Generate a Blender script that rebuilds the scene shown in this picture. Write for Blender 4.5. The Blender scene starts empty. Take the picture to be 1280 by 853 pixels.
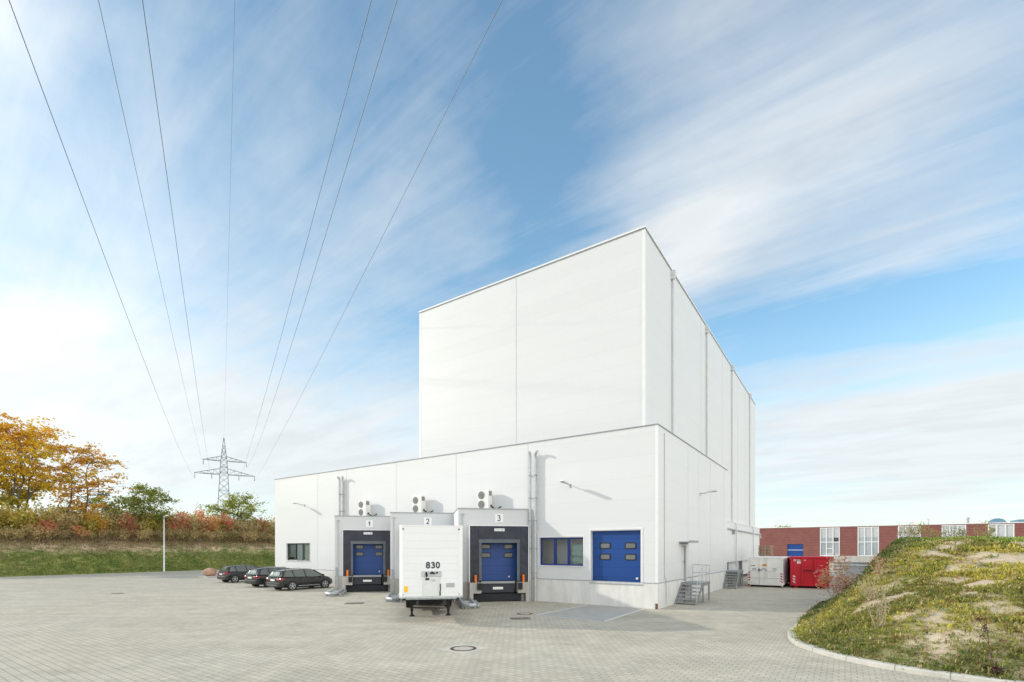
import bpy, math, random
import numpy as np
from mathutils import Matrix, Vector

C = bpy.context
SC = C.scene
COL = SC.collection
R = math.radians
random.seed(7)

# ------------------------------------------------------------------ camera
cam_d = bpy.data.cameras.new('camera')
cam = bpy.data.objects.new('camera', cam_d)
COL.objects.link(cam)
cam.location = (0, 0, 3.0)
cam.rotation_euler = (R(90), 0, 0)
cam_d.sensor_width = 36.0
cam_d.lens = 36.0 * 610.0 / 1280.0
cam_d.shift_y = (686.0 - 426.5) / 1280.0
cam_d.clip_start = 0.1
cam_d.clip_end = 6000
SC.camera = cam

# ------------------------------------------------------------------ exposure
SC.view_settings.view_transform = 'Standard'
SC.view_settings.look = 'None'
SC.view_settings.exposure = 0.55
SC.view_settings.gamma = 1.0
SC.view_settings.use_curve_mapping = False
SC.cycles.max_bounces = 8
SC.cycles.diffuse_bounces = 4
SC.cycles.transparent_max_bounces = 16
SC.cycles.use_denoising = True
SC.cycles.sample_clamp_indirect = 6.0

# ------------------------------------------------------------------ sun and sky
SUN_EL = 22.0
SUN_TRAVEL = (0.984, -0.177)
sun_d = bpy.data.lights.new('sun', 'SUN')
sun = bpy.data.objects.new('sun', sun_d)
COL.objects.link(sun)
sun_d.energy = 2.0
sun_d.angle = R(1.1)
sun_d.color = (1.0, 0.93, 0.82)
tv = Vector((SUN_TRAVEL[0], SUN_TRAVEL[1], -math.tan(R(SUN_EL)) * math.hypot(*SUN_TRAVEL)))
sun.rotation_euler = tv.to_track_quat('-Z', 'Y').to_euler()
sun.location = (-60, 10, 40)

world = bpy.data.worlds.new('World')
SC.world = world
world.use_nodes = True
WT = world.node_tree
WT.nodes.clear()


class NT:
    """small helper for node trees"""
    def __init__(self, tree):
        self.t = tree

    def n(self, kind, **kw):
        node = self.t.nodes.new(kind)
        for k, v in kw.items():
            setattr(node, k, v)
        return node

    def link(self, a, b):
        self.t.links.new(a, b)

    def put(self, sock, v):
        if isinstance(v, bpy.types.NodeSocket):
            self.t.links.new(v, sock)
        else:
            sock.default_value = v

    def m(self, op, a, b=None, c=None, clamp=False):
        node = self.n('ShaderNodeMath', operation=op, use_clamp=clamp)
        self.put(node.inputs[0], a)
        if b is not None:
            self.put(node.inputs[1], b)
        if c is not None:
            self.put(node.inputs[2], c)
        return node.outputs[0]

    def noise(self, vec, scale, detail=4, rough=0.5, dist=0.0, dims='3D'):
        node = self.n('ShaderNodeTexNoise', noise_dimensions=dims)
        if vec is not None:
            self.link(vec, node.inputs['Vector'])
        node.inputs['Scale'].default_value = scale
        node.inputs['Detail'].default_value = detail
        node.inputs['Roughness'].default_value = rough
        node.inputs['Distortion'].default_value = dist
        return node.outputs['Fac']

    def ramp(self, fac, stops, interp='LINEAR'):
        node = self.n('ShaderNodeValToRGB')
        node.color_ramp.interpolation = interp
        el = node.color_ramp.elements
        while len(el) < len(stops):
            el.new(0.5)
        for e, (p, c) in zip(el, stops):
            e.position = p
            e.color = (c[0], c[1], c[2], 1) if len(c) == 3 else c
        self.put(node.inputs[0], fac)
        return node.outputs[0]

    def mix(self, fac, a, b, blend='MIX'):
        node = self.n('ShaderNodeMix', data_type='RGBA', blend_type=blend)
        self.put(node.inputs[0], fac)
        for s, v in ((node.inputs[6], a), (node.inputs[7], b)):
            if isinstance(v, bpy.types.NodeSocket):
                self.link(v, s)
            else:
                s.default_value = (v[0], v[1], v[2], 1)
        return node.outputs[2]

    def maprange(self, v, a, b, c, d, smooth=False):
        node = self.n('ShaderNodeMapRange')
        if smooth:
            node.interpolation_type = 'SMOOTHSTEP'
        self.put(node.inputs[0], v)
        for i, q in enumerate((a, b, c, d)):
            node.inputs[1 + i].default_value = q
        return node.outputs[0]


def build_world():
    w = NT(WT)
    out = w.n('ShaderNodeOutputWorld')
    sky = w.n('ShaderNodeTexSky', sky_type='NISHITA')
    sky.sun_disc = False
    sky.sun_elevation = R(SUN_EL)
    sky.sun_rotation = math.atan2(-SUN_TRAVEL[0], -SUN_TRAVEL[1])
    sky.air_density = 1.0
    sky.dust_density = 0.4
    sky.ozone_density = 1.0
    bg1 = w.n('ShaderNodeBackground')
    w.link(w.mix(1.0, sky.outputs[0], (1.03, 1.30, 1.26), 'MULTIPLY'), bg1.inputs[0])
    tc = w.n('ShaderNodeTexCoord')
    d = tc.outputs['Generated']
    sep = w.n('ShaderNodeSeparateXYZ')
    w.link(d, sep.inputs[0])
    dx, dy, dz = sep.outputs
    az = w.m('MULTIPLY', w.m('ARCTAN2', dx, dy), 57.2958)
    el = w.m('MULTIPLY', w.m('ARCSINE', dz), 57.2958)
    # cloud layer seen in perspective: direction projected on a high plane
    zz = w.m('ADD', w.m('MAXIMUM', dz, 0.0), 0.10)
    px = w.m('DIVIDE', dx, zz)
    py = w.m('DIVIDE', dy, zz)
    cv = w.n('ShaderNodeCombineXYZ')
    w.link(px, cv.inputs[0]); w.link(py, cv.inputs[1])
    rot = w.n('ShaderNodeMapping')
    rot.inputs['Rotation'].default_value = (0, 0, R(36))
    w.link(cv.outputs[0], rot.inputs[0])

    def stretch(a, b, o=0.0):
        q = w.n('ShaderNodeMapping')
        q.inputs['Scale'].default_value = (a, b, 1)
        q.inputs['Location'].default_value = (o, o * 1.7, 0)
        w.link(rot.outputs[0], q.inputs[0])
        return q
    mp = stretch(0.50, 1.35)
    n1 = w.noise(mp.outputs[0], 1.1, 9, 0.62, 1.1)
    n2 = w.noise(cv.outputs[0], 5.0, 7, 0.62, 0.3)
    n3 = w.noise(stretch(0.40, 3.4, 3.1).outputs[0], 2.1, 8, 0.62, 0.7)
    wa = w.noise(cv.outputs[0], 0.9, 5, 0.6)
    wb = w.noise(mp.outputs[0], 1.3, 5, 0.6)
    az = w.m('ADD', az, w.m('MULTIPLY', w.m('SUBTRACT', wa, 0.5), 26.0))
    el = w.m('ADD', el, w.m('MULTIPLY', w.m('SUBTRACT', wb, 0.5), 15.0))
    dens = None
    for (u, v, a, b, th, wt) in CLOUDS:
        c, s = math.cos(R(th)), math.sin(R(th))
        du = w.m('SUBTRACT', az, u)
        dv = w.m('SUBTRACT', el, v)
        p = w.m('ADD', w.m('MULTIPLY', du, c / a), w.m('MULTIPLY', dv, s / a))
        q = w.m('ADD', w.m('MULTIPLY', du, -s / b), w.m('MULTIPLY', dv, c / b))
        r2 = w.m('ADD', w.m('MULTIPLY', p, p), w.m('MULTIPLY', q, q))
        g = w.m('MULTIPLY', w.m('EXPONENT', w.m('MULTIPLY', r2, -1.0)), wt)
        dens = g if dens is None else w.m('ADD', dens, g)
    # the sky outside the picture: scattered cirrus
    away = w.maprange(dy, 0.35, -0.1, 0.0, 0.6, True)
    dens = w.m('ADD', dens, away)
    nz = w.m('ADD', w.m('MULTIPLY', w.m('SUBTRACT', n1, 0.5), 1.25), w.m('MULTIPLY', w.m('SUBTRACT', n2, 0.5), 0.42))
    nz = w.m('ADD', nz, w.m('MULTIPLY', w.m('SUBTRACT', n3, 0.5), 0.75))
    dens = w.m('ADD', dens, nz)
    mask = w.maprange(dens, -0.06, 1.12, 0.0, 1.0, False)
    haze = w.maprange(w.m('MULTIPLY', w.m('ARCSINE', dz), 57.2958), -2.0, 25.0, 0.82, 0.0, True)
    inv = w.m('MULTIPLY', w.m('SUBTRACT', 1.0, mask), w.m('SUBTRACT', 1.0, haze))
    mask = w.m('SUBTRACT', 1.0, inv, clamp=True)
    mask = w.m('ADD', w.m('MULTIPLY', mask, 0.95), 0.02, clamp=True)
    # lower cloud is a little greyer where it thickens
    grey = w.maprange(w.noise(mp.outputs[0], 2.6, 5, 0.6), 0.35, 0.62, 0.95, 1.04, True)
    ccol = w.n('ShaderNodeCombineColor')
    w.link(w.m('MULTIPLY', grey, 0.93), ccol.inputs[0])
    w.link(w.m('MULTIPLY', grey, 0.975), ccol.inputs[1])
    w.link(grey, ccol.inputs[2])
    bg2 = w.n('ShaderNodeBackground')
    # cloud brighter near the sun; unseen bank right-behind added to lift shaded walls
    sd = Vector((-SUN_TRAVEL[0], -SUN_TRAVEL[1], math.tan(R(SUN_EL)))).normalized()
    dot = w.m('ADD', w.m('ADD', w.m('MULTIPLY', dx, sd.x), w.m('MULTIPLY', dy, sd.y)), w.m('MULTIPLY', dz, sd.z))
    w.link(w.m('MULTIPLY', w.maprange(dot, -0.1, 0.8, 1.0, 0.72, True), SKY_STRENGTH), bg1.inputs[1])
    near = w.maprange(dot, 0.55, 1.0, 0.0, 0.28, True)
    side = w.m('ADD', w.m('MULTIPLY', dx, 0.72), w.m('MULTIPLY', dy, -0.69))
    back_fill = w.maprange(side, 0.10, 0.75, 0.0, 2.5, True)  # added brightness of the unseen bank, fill for the shaded side
    w.link(w.m('MULTIPLY', w.m('ADD', w.m('ADD', near, back_fill), 1.0), CLOUD_STRENGTH), bg2.inputs[1])
    w.link(w.mix(w.maprange(side, 0.15, 0.6, 0.0, 1.0, True), ccol.outputs[0], (1.0, 0.925, 0.82)), bg2.inputs[0])  # unseen bank tinted warm to neutralise blue in the shade
    mx = w.n('ShaderNodeMixShader')
    w.link(mask, mx.inputs[0])
    w.link(bg1.outputs[0], mx.inputs[1])
    w.link(bg2.outputs[0], mx.inputs[2])
    w.link(mx.outputs[0], out.inputs[0])


SKY_STRENGTH = 0.15
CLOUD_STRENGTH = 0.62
# cloud banks as azimuth, elevation, half length, half width, tilt (degrees), weight
CLOUDS = [
    (-35.8, 11.0, 30.0, 7.0, 5.7, 1.25),
    (-46.2, 19.2, 4.5, 3.6, 17.7, 0.75),
    (-45.0, 38.1, 6.5, 2.2, 32.2, 0.55),
    (31.2, 35.9, 23.0, 7.5, -0.8, 0.85),
    (19.8, 29.1, 9.5, 4.5, 7.7, 0.85),
    (41.0, 25.5, 12.0, 2.4, -3.0, 0.45),
    (41.5, 10.2, 17.0, 6.6, 1.5, 1.2),
    (23.1, 45.1, 14.0, 3.0, -4.3, 0.30),
    (-40.4, 29.6, 16.0, 12.7, 19.8, 0.42),
    (-21.5, 28.5, 19.4, 10.7, 32.3, 0.33),
    (4.7, 37.3, 8.4, 11.7, -2.7, -0.40),
    (36.4, 20.3, 12.8, 2.4, 1.6, -0.40),
    (9.3, 16.7, 24.0, 5.1, -2.8, 0.15),
    (-3.8, 8.0, 65.6, 5.5, 0.4, 0.35),
]
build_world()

# ------------------------------------------------------------------ frames of reference
CORNER = Vector((7.19, 24.10, 0.0))       # street corner of the warehouse
WH_ROT = R(-34.3)                         # its long front runs away to the left
DK_ROT = R(10.7)                          # the docks stand at 45 degrees to that front
EX = Vector((math.cos(WH_ROT), math.sin(WH_ROT), 0))
EY = Vector((-math.sin(WH_ROT), math.cos(WH_ROT), 0))
DX = Vector((math.cos(DK_ROT), math.sin(DK_ROT), 0))
DY = Vector((-math.sin(DK_ROT), math.cos(DK_ROT), 0))


def wl(x, y, z=0.0):
    """warehouse coordinates to the world"""
    return CORNER + EX * x + EY * y + Vector((0, 0, z))


# ------------------------------------------------------------------ materials
MATS = {}


def srgb(r, g, b):
    f = lambda c: c / 12.92 if c <= 0.04045 else ((c + 0.055) / 1.055) ** 2.4
    return (f(r / 255), f(g / 255), f(b / 255))


def principled(name):
    m = bpy.data.materials.new(name)
    m.use_nodes = True
    t = NT(m.node_tree)
    p = m.node_tree.nodes['Principled BSDF']
    MATS[name] = m
    return m, t, p


def simple(name, col, rough=0.5, metal=0.0, var=0.08, scale=3.0, bump=0.0, bscale=40.0, spec=0.5, coat=0.0):
    m, t, p = principled(name)
    tc = t.n('ShaderNodeTexCoord')
    o = tc.outputs['Object']
    n = t.noise(o, scale, 5, 0.6)
    f = t.maprange(n, 0.3, 0.7, 1 - var, 1 + var)
    c = t.mix(1.0, col, (1, 1, 1), 'MULTIPLY')
    node = c.node
    cc = t.n('ShaderNodeCombineColor')
    for i in range(3):
        t.link(f, cc.inputs[i])
    t.link(cc.outputs[0], node.inputs[7])
    t.link(c, p.inputs['Base Color'])
    t.link(t.maprange(n, 0.3, 0.7, max(0.02, rough - 0.06), min(1, rough + 0.06)), p.inputs['Roughness'])
    p.inputs['Metallic'].default_value = metal
    p.inputs['Specular IOR Level'].default_value = spec
    if coat:
        p.inputs['Coat Weight'].default_value = coat
        p.inputs['Coat Roughness'].default_value = 0.06
    if bump:
        b = t.n('ShaderNodeBump')
        b.inputs['Strength'].default_value = bump
        b.inputs['Distance'].default_value = 0.02
        t.link(t.noise(o, bscale, 4, 0.6), b.inputs['Height'])
        t.link(b.outputs[0], p.inputs['Normal'])
    return m


def panel_mat(name, col, pitch_z, pitch_h, rough=0.45, groove=0.012, ribs=0.0, dark=0.72):
    """sandwich panels: fine level joints, each panel a shade of its own"""
    m, t, p = principled(name)
    tc = t.n('ShaderNodeTexCoord')
    o = tc.outputs['Object']
    s = t.n('ShaderNodeSeparateXYZ')
    t.link(o, s.inputs[0])
    h = t.m('ADD', s.outputs[0], s.outputs[1])
    zr = t.m('DIVIDE', s.outputs[2], pitch_z)
    line = t.m('LESS_THAN', t.m('FRACT', zr), groove / pitch_z)
    cell = t.n('ShaderNodeCombineXYZ')
    t.link(t.m('FLOOR', zr), cell.inputs[0])
    t.link(t.m('FLOOR', t.m('DIVIDE', h, pitch_h)), cell.inputs[1])
    wn = t.n('ShaderNodeTexWhiteNoise', noise_dimensions='3D')
    t.link(cell.outputs[0], wn.inputs[0])
    mp = t.n('ShaderNodeMapping')
    mp.inputs['Scale'].default_value = (0.25, 0.25, 1.2)
    t.link(o, mp.inputs[0])
    n = t.noise(mp.outputs[0], 0.9, 5, 0.6)
    dirt = t.noise(o, 7.0, 6, 0.65)
    f = t.m('ADD', t.maprange(wn.outputs[0], 0, 1, 0.975, 1.0), t.maprange(n, 0.3, 0.7, -0.014, 0.010))
    f = t.m('ADD', f, t.maprange(dirt, 0.3, 0.7, -0.012, 0.012))
    f = t.m('MULTIPLY', f, t.maprange(line, 0, 1, 1.0, dark))
    cc = t.n('ShaderNodeCombineColor')
    for i in range(3):
        t.link(t.m('MULTIPLY', f, col[i]), cc.inputs[i])
    t.link(cc.outputs[0], p.inputs['Base Color'])
    p.inputs['Roughness'].default_value = rough
    p.inputs['Specular IOR Level'].default_value = 0.35
    b = t.n('ShaderNodeBump')
    b.inputs['Strength'].default_value = 0.35
    b.inputs['Distance'].default_value = 0.006
    wob = t.m('MULTIPLY', t.noise(mp.outputs[0], 0.8, 3, 0.5), 3.0)
    hgt = t.m('SUBTRACT', wob, line)
    if ribs:
        rb = t.m('SINE', t.m('MULTIPLY', s.outputs[2], 6.2832 / ribs))
        hgt = t.m('ADD', hgt, t.m('MULTIPLY', rb, 0.35))
    t.link(hgt, b.inputs['Height'])
    t.link(b.outputs[0], p.inputs['Normal'])
    return m


def concrete_mat(name, col, rough=0.85, streak=True):
    m, t, p = principled(name)
    tc = t.n('ShaderNodeTexCoord')
    o = tc.outputs['Object']
    mp = t.n('ShaderNodeMapping')
    mp.inputs['Scale'].default_value = (1.6, 1.6, 0.35 if streak else 1.6)
    t.link(o, mp.inputs[0])
    n1 = t.noise(mp.outputs[0], 1.3, 7, 0.65, 0.3)
    n2 = t.noise(o, 18, 5, 0.7)
    f = t.m('ADD', t.maprange(n1, 0.25, 0.75, 0.82, 1.10), t.maprange(n2, 0.3, 0.7, -0.05, 0.05))
    cc = t.n('ShaderNodeCombineColor')
    for i in range(3):
        t.link(t.m('MULTIPLY', f, col[i]), cc.inputs[i])
    t.link(cc.outputs[0], p.inputs['Base Color'])
    p.inputs['Roughness'].default_value = rough
    p.inputs['Specular IOR Level'].default_value = 0.25
    b = t.n('ShaderNodeBump')
    b.inputs['Strength'].default_value = 0.25
    b.inputs['Distance'].default_value = 0.01
    t.link(n2, b.inputs['Height'])
    t.link(b.outputs[0], p.inputs['Normal'])
    return m


def brick_mat(name):
    m, t, p = principled(name)
    tc = t.n('ShaderNodeTexCoord')
    s = t.n('ShaderNodeSeparateXYZ')
    t.link(tc.outputs['Object'], s.inputs[0])
    c = t.n('ShaderNodeCombineXYZ')
    t.link(t.m('ADD', s.outputs[0], s.outputs[1]), c.inputs[0])
    t.link(s.outputs[2], c.inputs[1])
    bt = t.n('ShaderNodeTexBrick')
    t.link(c.outputs[0], bt.inputs['Vector'])
    bt.inputs['Color1'].default_value = (*srgb(142, 80, 70), 1)
    bt.inputs['Color2'].default_value = (*srgb(118, 64, 58), 1)
    bt.inputs['Mortar'].default_value = (*srgb(146, 112, 106), 1)
    bt.inputs['Scale'].default_value = 1.0
    bt.inputs['Mortar Size'].default_value = 0.012
    bt.inputs['Brick Width'].default_value = 0.25
    bt.inputs['Row Height'].default_value = 0.083
    course = t.m('LESS_THAN', t.m('FRACT', t.m('DIVIDE', s.outputs[2], 0.62)), 0.12)
    n = t.noise(tc.outputs['Object'], 0.5, 6, 0.6)
    col = t.mix(t.maprange(n, 0.35, 0.7, 0.0, 0.35), bt.outputs[0], srgb(96, 44, 46))
    col = t.mix(t.m('MULTIPLY', course, 0.35), col, srgb(80, 36, 40))
    t.link(col, p.inputs['Base Color'])
    p.inputs['Roughness'].default_value = 0.85
    return m


def paver_mat(name):
    m, t, p = principled(name)
    tc = t.n('ShaderNodeTexCoord')
    o = tc.outputs['Object']
    mp = t.n('ShaderNodeMapping')
    mp.inputs['Rotation'].default_value = (0, 0, -WH_ROT)
    t.link(o, mp.inputs[0])
    bt = t.n('ShaderNodeTexBrick')
    t.link(mp.outputs[0], bt.inputs['Vector'])
    bt.inputs['Color1'].default_value = (0.0, 0.0, 0.0, 1)
    bt.inputs['Color2'].default_value = (1.0, 1.0, 1.0, 1)
    bt.inputs['Mortar'].default_value = (0.5, 0.5, 0.5, 1)
    bt.inputs['Scale'].default_value = 1.0
    bt.inputs['Mortar Size'].default_value = 0.011
    bt.inputs['Mortar Smooth'].default_value = 0.3
    bt.inputs['Brick Width'].default_value = 0.24
    bt.inputs['Row Height'].default_value = 0.18
    bt.offset = 0.5
    big = t.noise(o, 0.09, 6, 0.62, 0.4)
    mid = t.noise(o, 0.9, 6, 0.65)
    fine = t.noise(o, 60, 3, 0.6)
    mps = t.n('ShaderNodeMapping')
    mps.inputs['Rotation'].default_value = (0, 0, R(-12))
    mps.inputs['Scale'].default_value = (0.06, 0.9, 1)
    t.link(o, mps.inputs[0])
    streak = t.noise(mps.outputs[0], 1.0, 5, 0.6, 0.4)
    base = t.ramp(big, [(0.25, (0.478, 0.437, 0.350)), (0.5, (0.528, 0.49, 0.405)), (0.75, (0.563, 0.53, 0.447))])
    f = t.m('ADD', t.maprange(bt.outputs[0], 0, 1, 0.93, 1.06), t.maprange(mid, 0.3, 0.7, -0.14, 0.09))
    f = t.m('ADD', f, t.maprange(fine, 0.3, 0.7, -0.05, 0.05))
    f = t.m('ADD', f, t.maprange(streak, 0.35, 0.7, -0.07, 0.05))
    sx = t.n('ShaderNodeSeparateXYZ')
    t.link(o, sx.inputs[0])
    wob = t.m('MULTIPLY', t.m('SUBTRACT', t.noise(o, 0.25, 3, 0.5), 0.5), 2.2)
    for (cx, cy, rad) in ((-2.0, -6.0, 28.5), (-2.0, -6.0, 30.4), (-20.0, 2.0, 24.0), (-20.0, 2.0, 25.8), (14.0, 30.0, 19.0)):
        dd = t.m('SQRT', t.m('ADD', t.m('POWER', t.m('SUBTRACT', sx.outputs[0], cx), 2.0), t.m('POWER', t.m('SUBTRACT', sx.outputs[1], cy), 2.0)))
        off = t.m('ABSOLUTE', t.m('ADD', t.m('SUBTRACT', dd, rad), wob))
        f = t.m('ADD', f, t.m('MULTIPLY', t.maprange(off, 0.0, 0.34, -0.07, 0.0, True), t.maprange(mid, 0.35, 0.65, 0.3, 1.0)))
    f = t.m('MULTIPLY', f, t.maprange(bt.outputs['Fac'], 0, 1, 1.0, 0.62))
    cc = t.n('ShaderNodeCombineColor')
    for i in range(3):
        t.link(f, cc.inputs[i])
    col = t.mix(1.0, base, cc.outputs[0], 'MULTIPLY')
    t.link(col, p.inputs['Base Color'])
    p.inputs['Roughness'].default_value = 0.88
    p.inputs['Specular IOR Level'].default_value = 0.2
    b = t.n('ShaderNodeBump')
    b.inputs['Strength'].default_value = 0.5
    b.inputs['Distance'].default_value = 0.01
    t.link(t.m('SUBTRACT', t.m('MULTIPLY', fine, 0.4), bt.outputs['Fac']), b.inputs['Height'])
    t.link(b.outputs[0], p.inputs['Normal'])
    return m


def glass_mat(name, tint=(0.75, 0.82, 0.82), refl=0.35):
    m, t, p = principled(name)
    m.node_tree.nodes.remove(p)
    out = [n for n in m.node_tree.nodes if n.type == 'OUTPUT_MATERIAL'][0]
    tr = t.n('ShaderNodeBsdfTransparent')
    tr.inputs[0].default_value = (*tint, 1)
    gl = t.n('ShaderNodeBsdfGlossy')
    gl.inputs['Roughness'].default_value = 0.03
    fr = t.n('ShaderNodeFresnel')
    fr.inputs[0].default_value = 1.5
    f = t.m('ADD', t.m('MULTIPLY', fr.outputs[0], 1.0), refl * 0.35, clamp=True)
    mx = t.n('ShaderNodeMixShader')
    t.link(f, mx.inputs[0]); t.link(tr.outputs[0], mx.inputs[1]); t.link(gl.outputs[0], mx.inputs[2])
    t.link(mx.outputs[0], out.inputs[0])
    return m


def leaf_mat(name, stops, scale=0.45, trans=0.3, rnd=0.45, zgrad=None):
    """leaves: clumps by noise, each leaf its own shade, some light through"""
    m, t, p = principled(name)
    out = [n for n in m.node_tree.nodes if n.type == 'OUTPUT_MATERIAL'][0]
    tc = t.n('ShaderNodeTexCoord')
    o = tc.outputs['Object']
    n = t.noise(o, scale, 3, 0.6)
    geo = t.n('ShaderNodeNewGeometry')
    ri = geo.outputs['Random Per Island']
    oi = t.n('ShaderNodeObjectInfo')
    f = t.m('ADD', t.maprange(n, 0.3, 0.7, 0.0, 1.0 - rnd), t.m('MULTIPLY', ri, rnd))
    f = t.m('ADD', f, t.maprange(oi.outputs['Random'], 0, 1, -0.2, 0.2))
    if zgrad:
        s = t.n('ShaderNodeSeparateXYZ')
        t.link(o, s.inputs[0])
        f = t.m('ADD', t.m('MULTIPLY', f, 0.55), t.maprange(s.outputs[2], zgrad[0], zgrad[1], -0.08, 0.5), clamp=True)
    col = t.ramp(f, stops)
    t.link(col, p.inputs['Base Color'])
    p.inputs['Roughness'].default_value = 0.55
    p.inputs['Specular IOR Level'].default_value = 0.3
    tl = t.n('ShaderNodeBsdfTranslucent')
    t.link(col, tl.inputs[0])
    mx = t.n('ShaderNodeMixShader')
    mx.inputs[0].default_value = trans
    t.link(p.outputs[0], mx.inputs[1]); t.link(tl.outputs[0], mx.inputs[2])
    t.link(mx.outputs[0], out.inputs[0])
    return m


def attr_mat(name, rough=0.9, trans=0.0, bump=0.0):
    """colour carried by each blade or patch of soil itself"""
    m, t, p = principled(name)
    a = t.n('ShaderNodeAttribute', attribute_name='tint')
    tc = t.n('ShaderNodeTexCoord')
    n = t.noise(tc.outputs['Object'], 9.0, 5, 0.65)
    cc = t.n('ShaderNodeCombineColor')
    for i in range(3):
        t.link(t.maprange(n, 0.3, 0.7, 0.85, 1.15), cc.inputs[i])
    col = t.mix(1.0, a.outputs['Color'], cc.outputs[0], 'MULTIPLY')
    t.link(col, p.inputs['Base Color'])
    p.inputs['Roughness'].default_value = rough
    p.inputs['Specular IOR Level'].default_value = 0.2
    if bump:
        b = t.n('ShaderNodeBump')
        b.inputs['Strength'].default_value = bump
        b.inputs['Distance'].default_value = 0.05
        t.link(t.noise(tc.outputs['Object'], 14, 6, 0.7), b.inputs['Height'])
        t.link(b.outputs[0], p.inputs['Normal'])
    if trans:
        out = [q for q in m.node_tree.nodes if q.type == 'OUTPUT_MATERIAL'][0]
        tl = t.n('ShaderNodeBsdfTranslucent')
        t.link(col, tl.inputs[0])
        mx = t.n('ShaderNodeMixShader')
        mx.inputs[0].default_value = trans
        t.link(p.outputs[0], mx.inputs[1]); t.link(tl.outputs[0], mx.inputs[2])
        t.link(mx.outputs[0], out.inputs[0])
    return m


M_PANEL = panel_mat('white_panel', (0.715, 0.72, 0.725), 1.1, 5.57, dark=0.88)
M_PANEL2 = panel_mat('white_panel_tall', (0.715, 0.72, 0.725), 1.0, 8.3, groove=0.014, dark=0.90)
M_DOCKP = panel_mat('grey_panel', (0.60, 0.615, 0.625), 1.1, 50.0, dark=0.9)
M_TRAILW = panel_mat('white_trailer_skin', (0.80, 0.81, 0.82), 0.30, 50.0, rough=0.35, groove=0.018, dark=0.90)
M_JOINT = simple('joint_strip', (0.62, 0.63, 0.63), 0.5, 0, 0.04)
M_JOINTD = simple('mid_grey_frame', (0.45, 0.46, 0.46), 0.6, 0, 0.04)  # plain mid grey for the side door frame
M_TRIM = simple('roof_trim_grey', (0.36, 0.38, 0.39), 0.4, 0.2, 0.05)
M_TRIML = simple('white_trim', (0.80, 0.80, 0.80), 0.4, 0, 0.03)
M_PLINTH = concrete_mat('pale_plinth_concrete', (0.75, 0.74, 0.715))
M_CONC = concrete_mat('concrete', (0.46, 0.45, 0.42))
M_CONCD = concrete_mat('grey_concrete', (0.22, 0.225, 0.23))
M_KERB = concrete_mat('kerb_concrete', (0.55, 0.53, 0.48), streak=False)
M_GALV = simple('galvanised_steel', (0.50, 0.53, 0.55), 0.45, 0.25, 0.14, 6.0)
M_GALVD = simple('weathered_galvanised', (0.33, 0.36, 0.37), 0.5, 0.3, 0.15, 6.0)
M_PIPE = simple('zinc_downpipe', (0.62, 0.645, 0.66), 0.5, 0.0, 0.08, 3.0)
M_STEEL = simple('grey_painted_steel', (0.30, 0.32, 0.33), 0.5, 0.3, 0.10, 5.0)
M_BLUE = panel_mat('blue_door_panel', srgb(34, 74, 142), 0.5, 50.0, rough=0.38, groove=0.018, ribs=0.125, dark=0.6)
M_BLUEF = simple('blue_frame', srgb(24, 50, 126), 0.4, 0, 0.05)
M_NAVYF = simple('dark_blue_grey_frame', srgb(48, 66, 84), 0.4, 0, 0.05)
M_BLACK = simple('black_rubber', (0.014, 0.014, 0.016), 0.7, 0, 0.15, 8)
M_CURT = simple('dark_curtain_fabric', (0.036, 0.041, 0.058), 0.75, 0, 0.30, 1.6, 0.6, 3.0)
M_CURTG = simple('grey_curtain_hem', (0.11, 0.125, 0.14), 0.7, 0, 0.2, 2.0)
M_LEV = simple('dark_leveller_steel', (0.030, 0.036, 0.048), 0.55, 0.3, 0.2, 3.0)
M_PIT = simple('pit_dark', (0.022, 0.023, 0.028), 0.85, 0, 0.2)
M_ORANGE = simple('orange_plastic', srgb(240, 120, 25), 0.45, 0, 0.06)
M_WHITE = simple('white_paint', (0.80, 0.80, 0.80), 0.45, 0, 0.03)
M_WHITEW = simple('worn_white_marking', (0.62, 0.62, 0.60), 0.8, 0, 0.22, 9.0)
M_INK = simple('dark_ink', (0.025, 0.03, 0.045), 0.6, 0, 0.02)
M_GREYINK = simple('grey_ink', (0.30, 0.31, 0.33), 0.6, 0, 0.02)
M_FAN = simple('fan_grille', (0.23, 0.225, 0.20), 0.6, 0, 0.1)
M_ACW = simple('white_air_conditioner', (0.78, 0.78, 0.75), 0.45, 0, 0.04)
M_GLASS = glass_mat('window_glass', (0.90, 0.94, 0.93), 0.22)
M_ROOM = simple('dim_interior', (0.045, 0.05, 0.055), 0.9, 0, 0.1)
M_BLIND = simple('pale_blind', (0.74, 0.80, 0.74), 0.8, 0, 0.10, 0.9)
M_BAG = simple('pale_green_bag', (0.42, 0.60, 0.52), 0.6, 0, 0.15, 5, 0.4, 12)
M_PAVER = paver_mat('concrete_pavers')
M_ASPH = simple('grey_asphalt', (0.40, 0.395, 0.37), 0.9, 0, 0.10, 1.5, 0.4, 90)
M_RUST = simple('rusty_iron', (0.16, 0.085, 0.06), 0.8, 0.2, 0.25, 14, 0.4, 30)
M_MANH = simple('pale_manhole_fill', (0.46, 0.42, 0.38), 0.85, 0, 0.12, 9, 0.3, 40)
M_CAR = simple('black_car_paint', (0.014, 0.014, 0.014), 0.25, 0.3, 0.10, 2, coat=0.4)
M_CARG = simple('dark_grey_car_paint', (0.024, 0.026, 0.030), 0.25, 0.4, 0.10, 2, coat=0.4)
M_CARGL = simple('car_glass', (0.085, 0.105, 0.10), 0.05, 0, 0.05, spec=0.9)
M_BUMP = simple('dark_bumper_plastic', (0.022, 0.022, 0.023), 0.6, 0, 0.1, 4)
M_CHROME = simple('chrome', (0.65, 0.66, 0.67), 0.2, 1.0, 0.04)
M_ALLOY = simple('alloy_rim', (0.50, 0.51, 0.52), 0.35, 0.8, 0.06)
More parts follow.
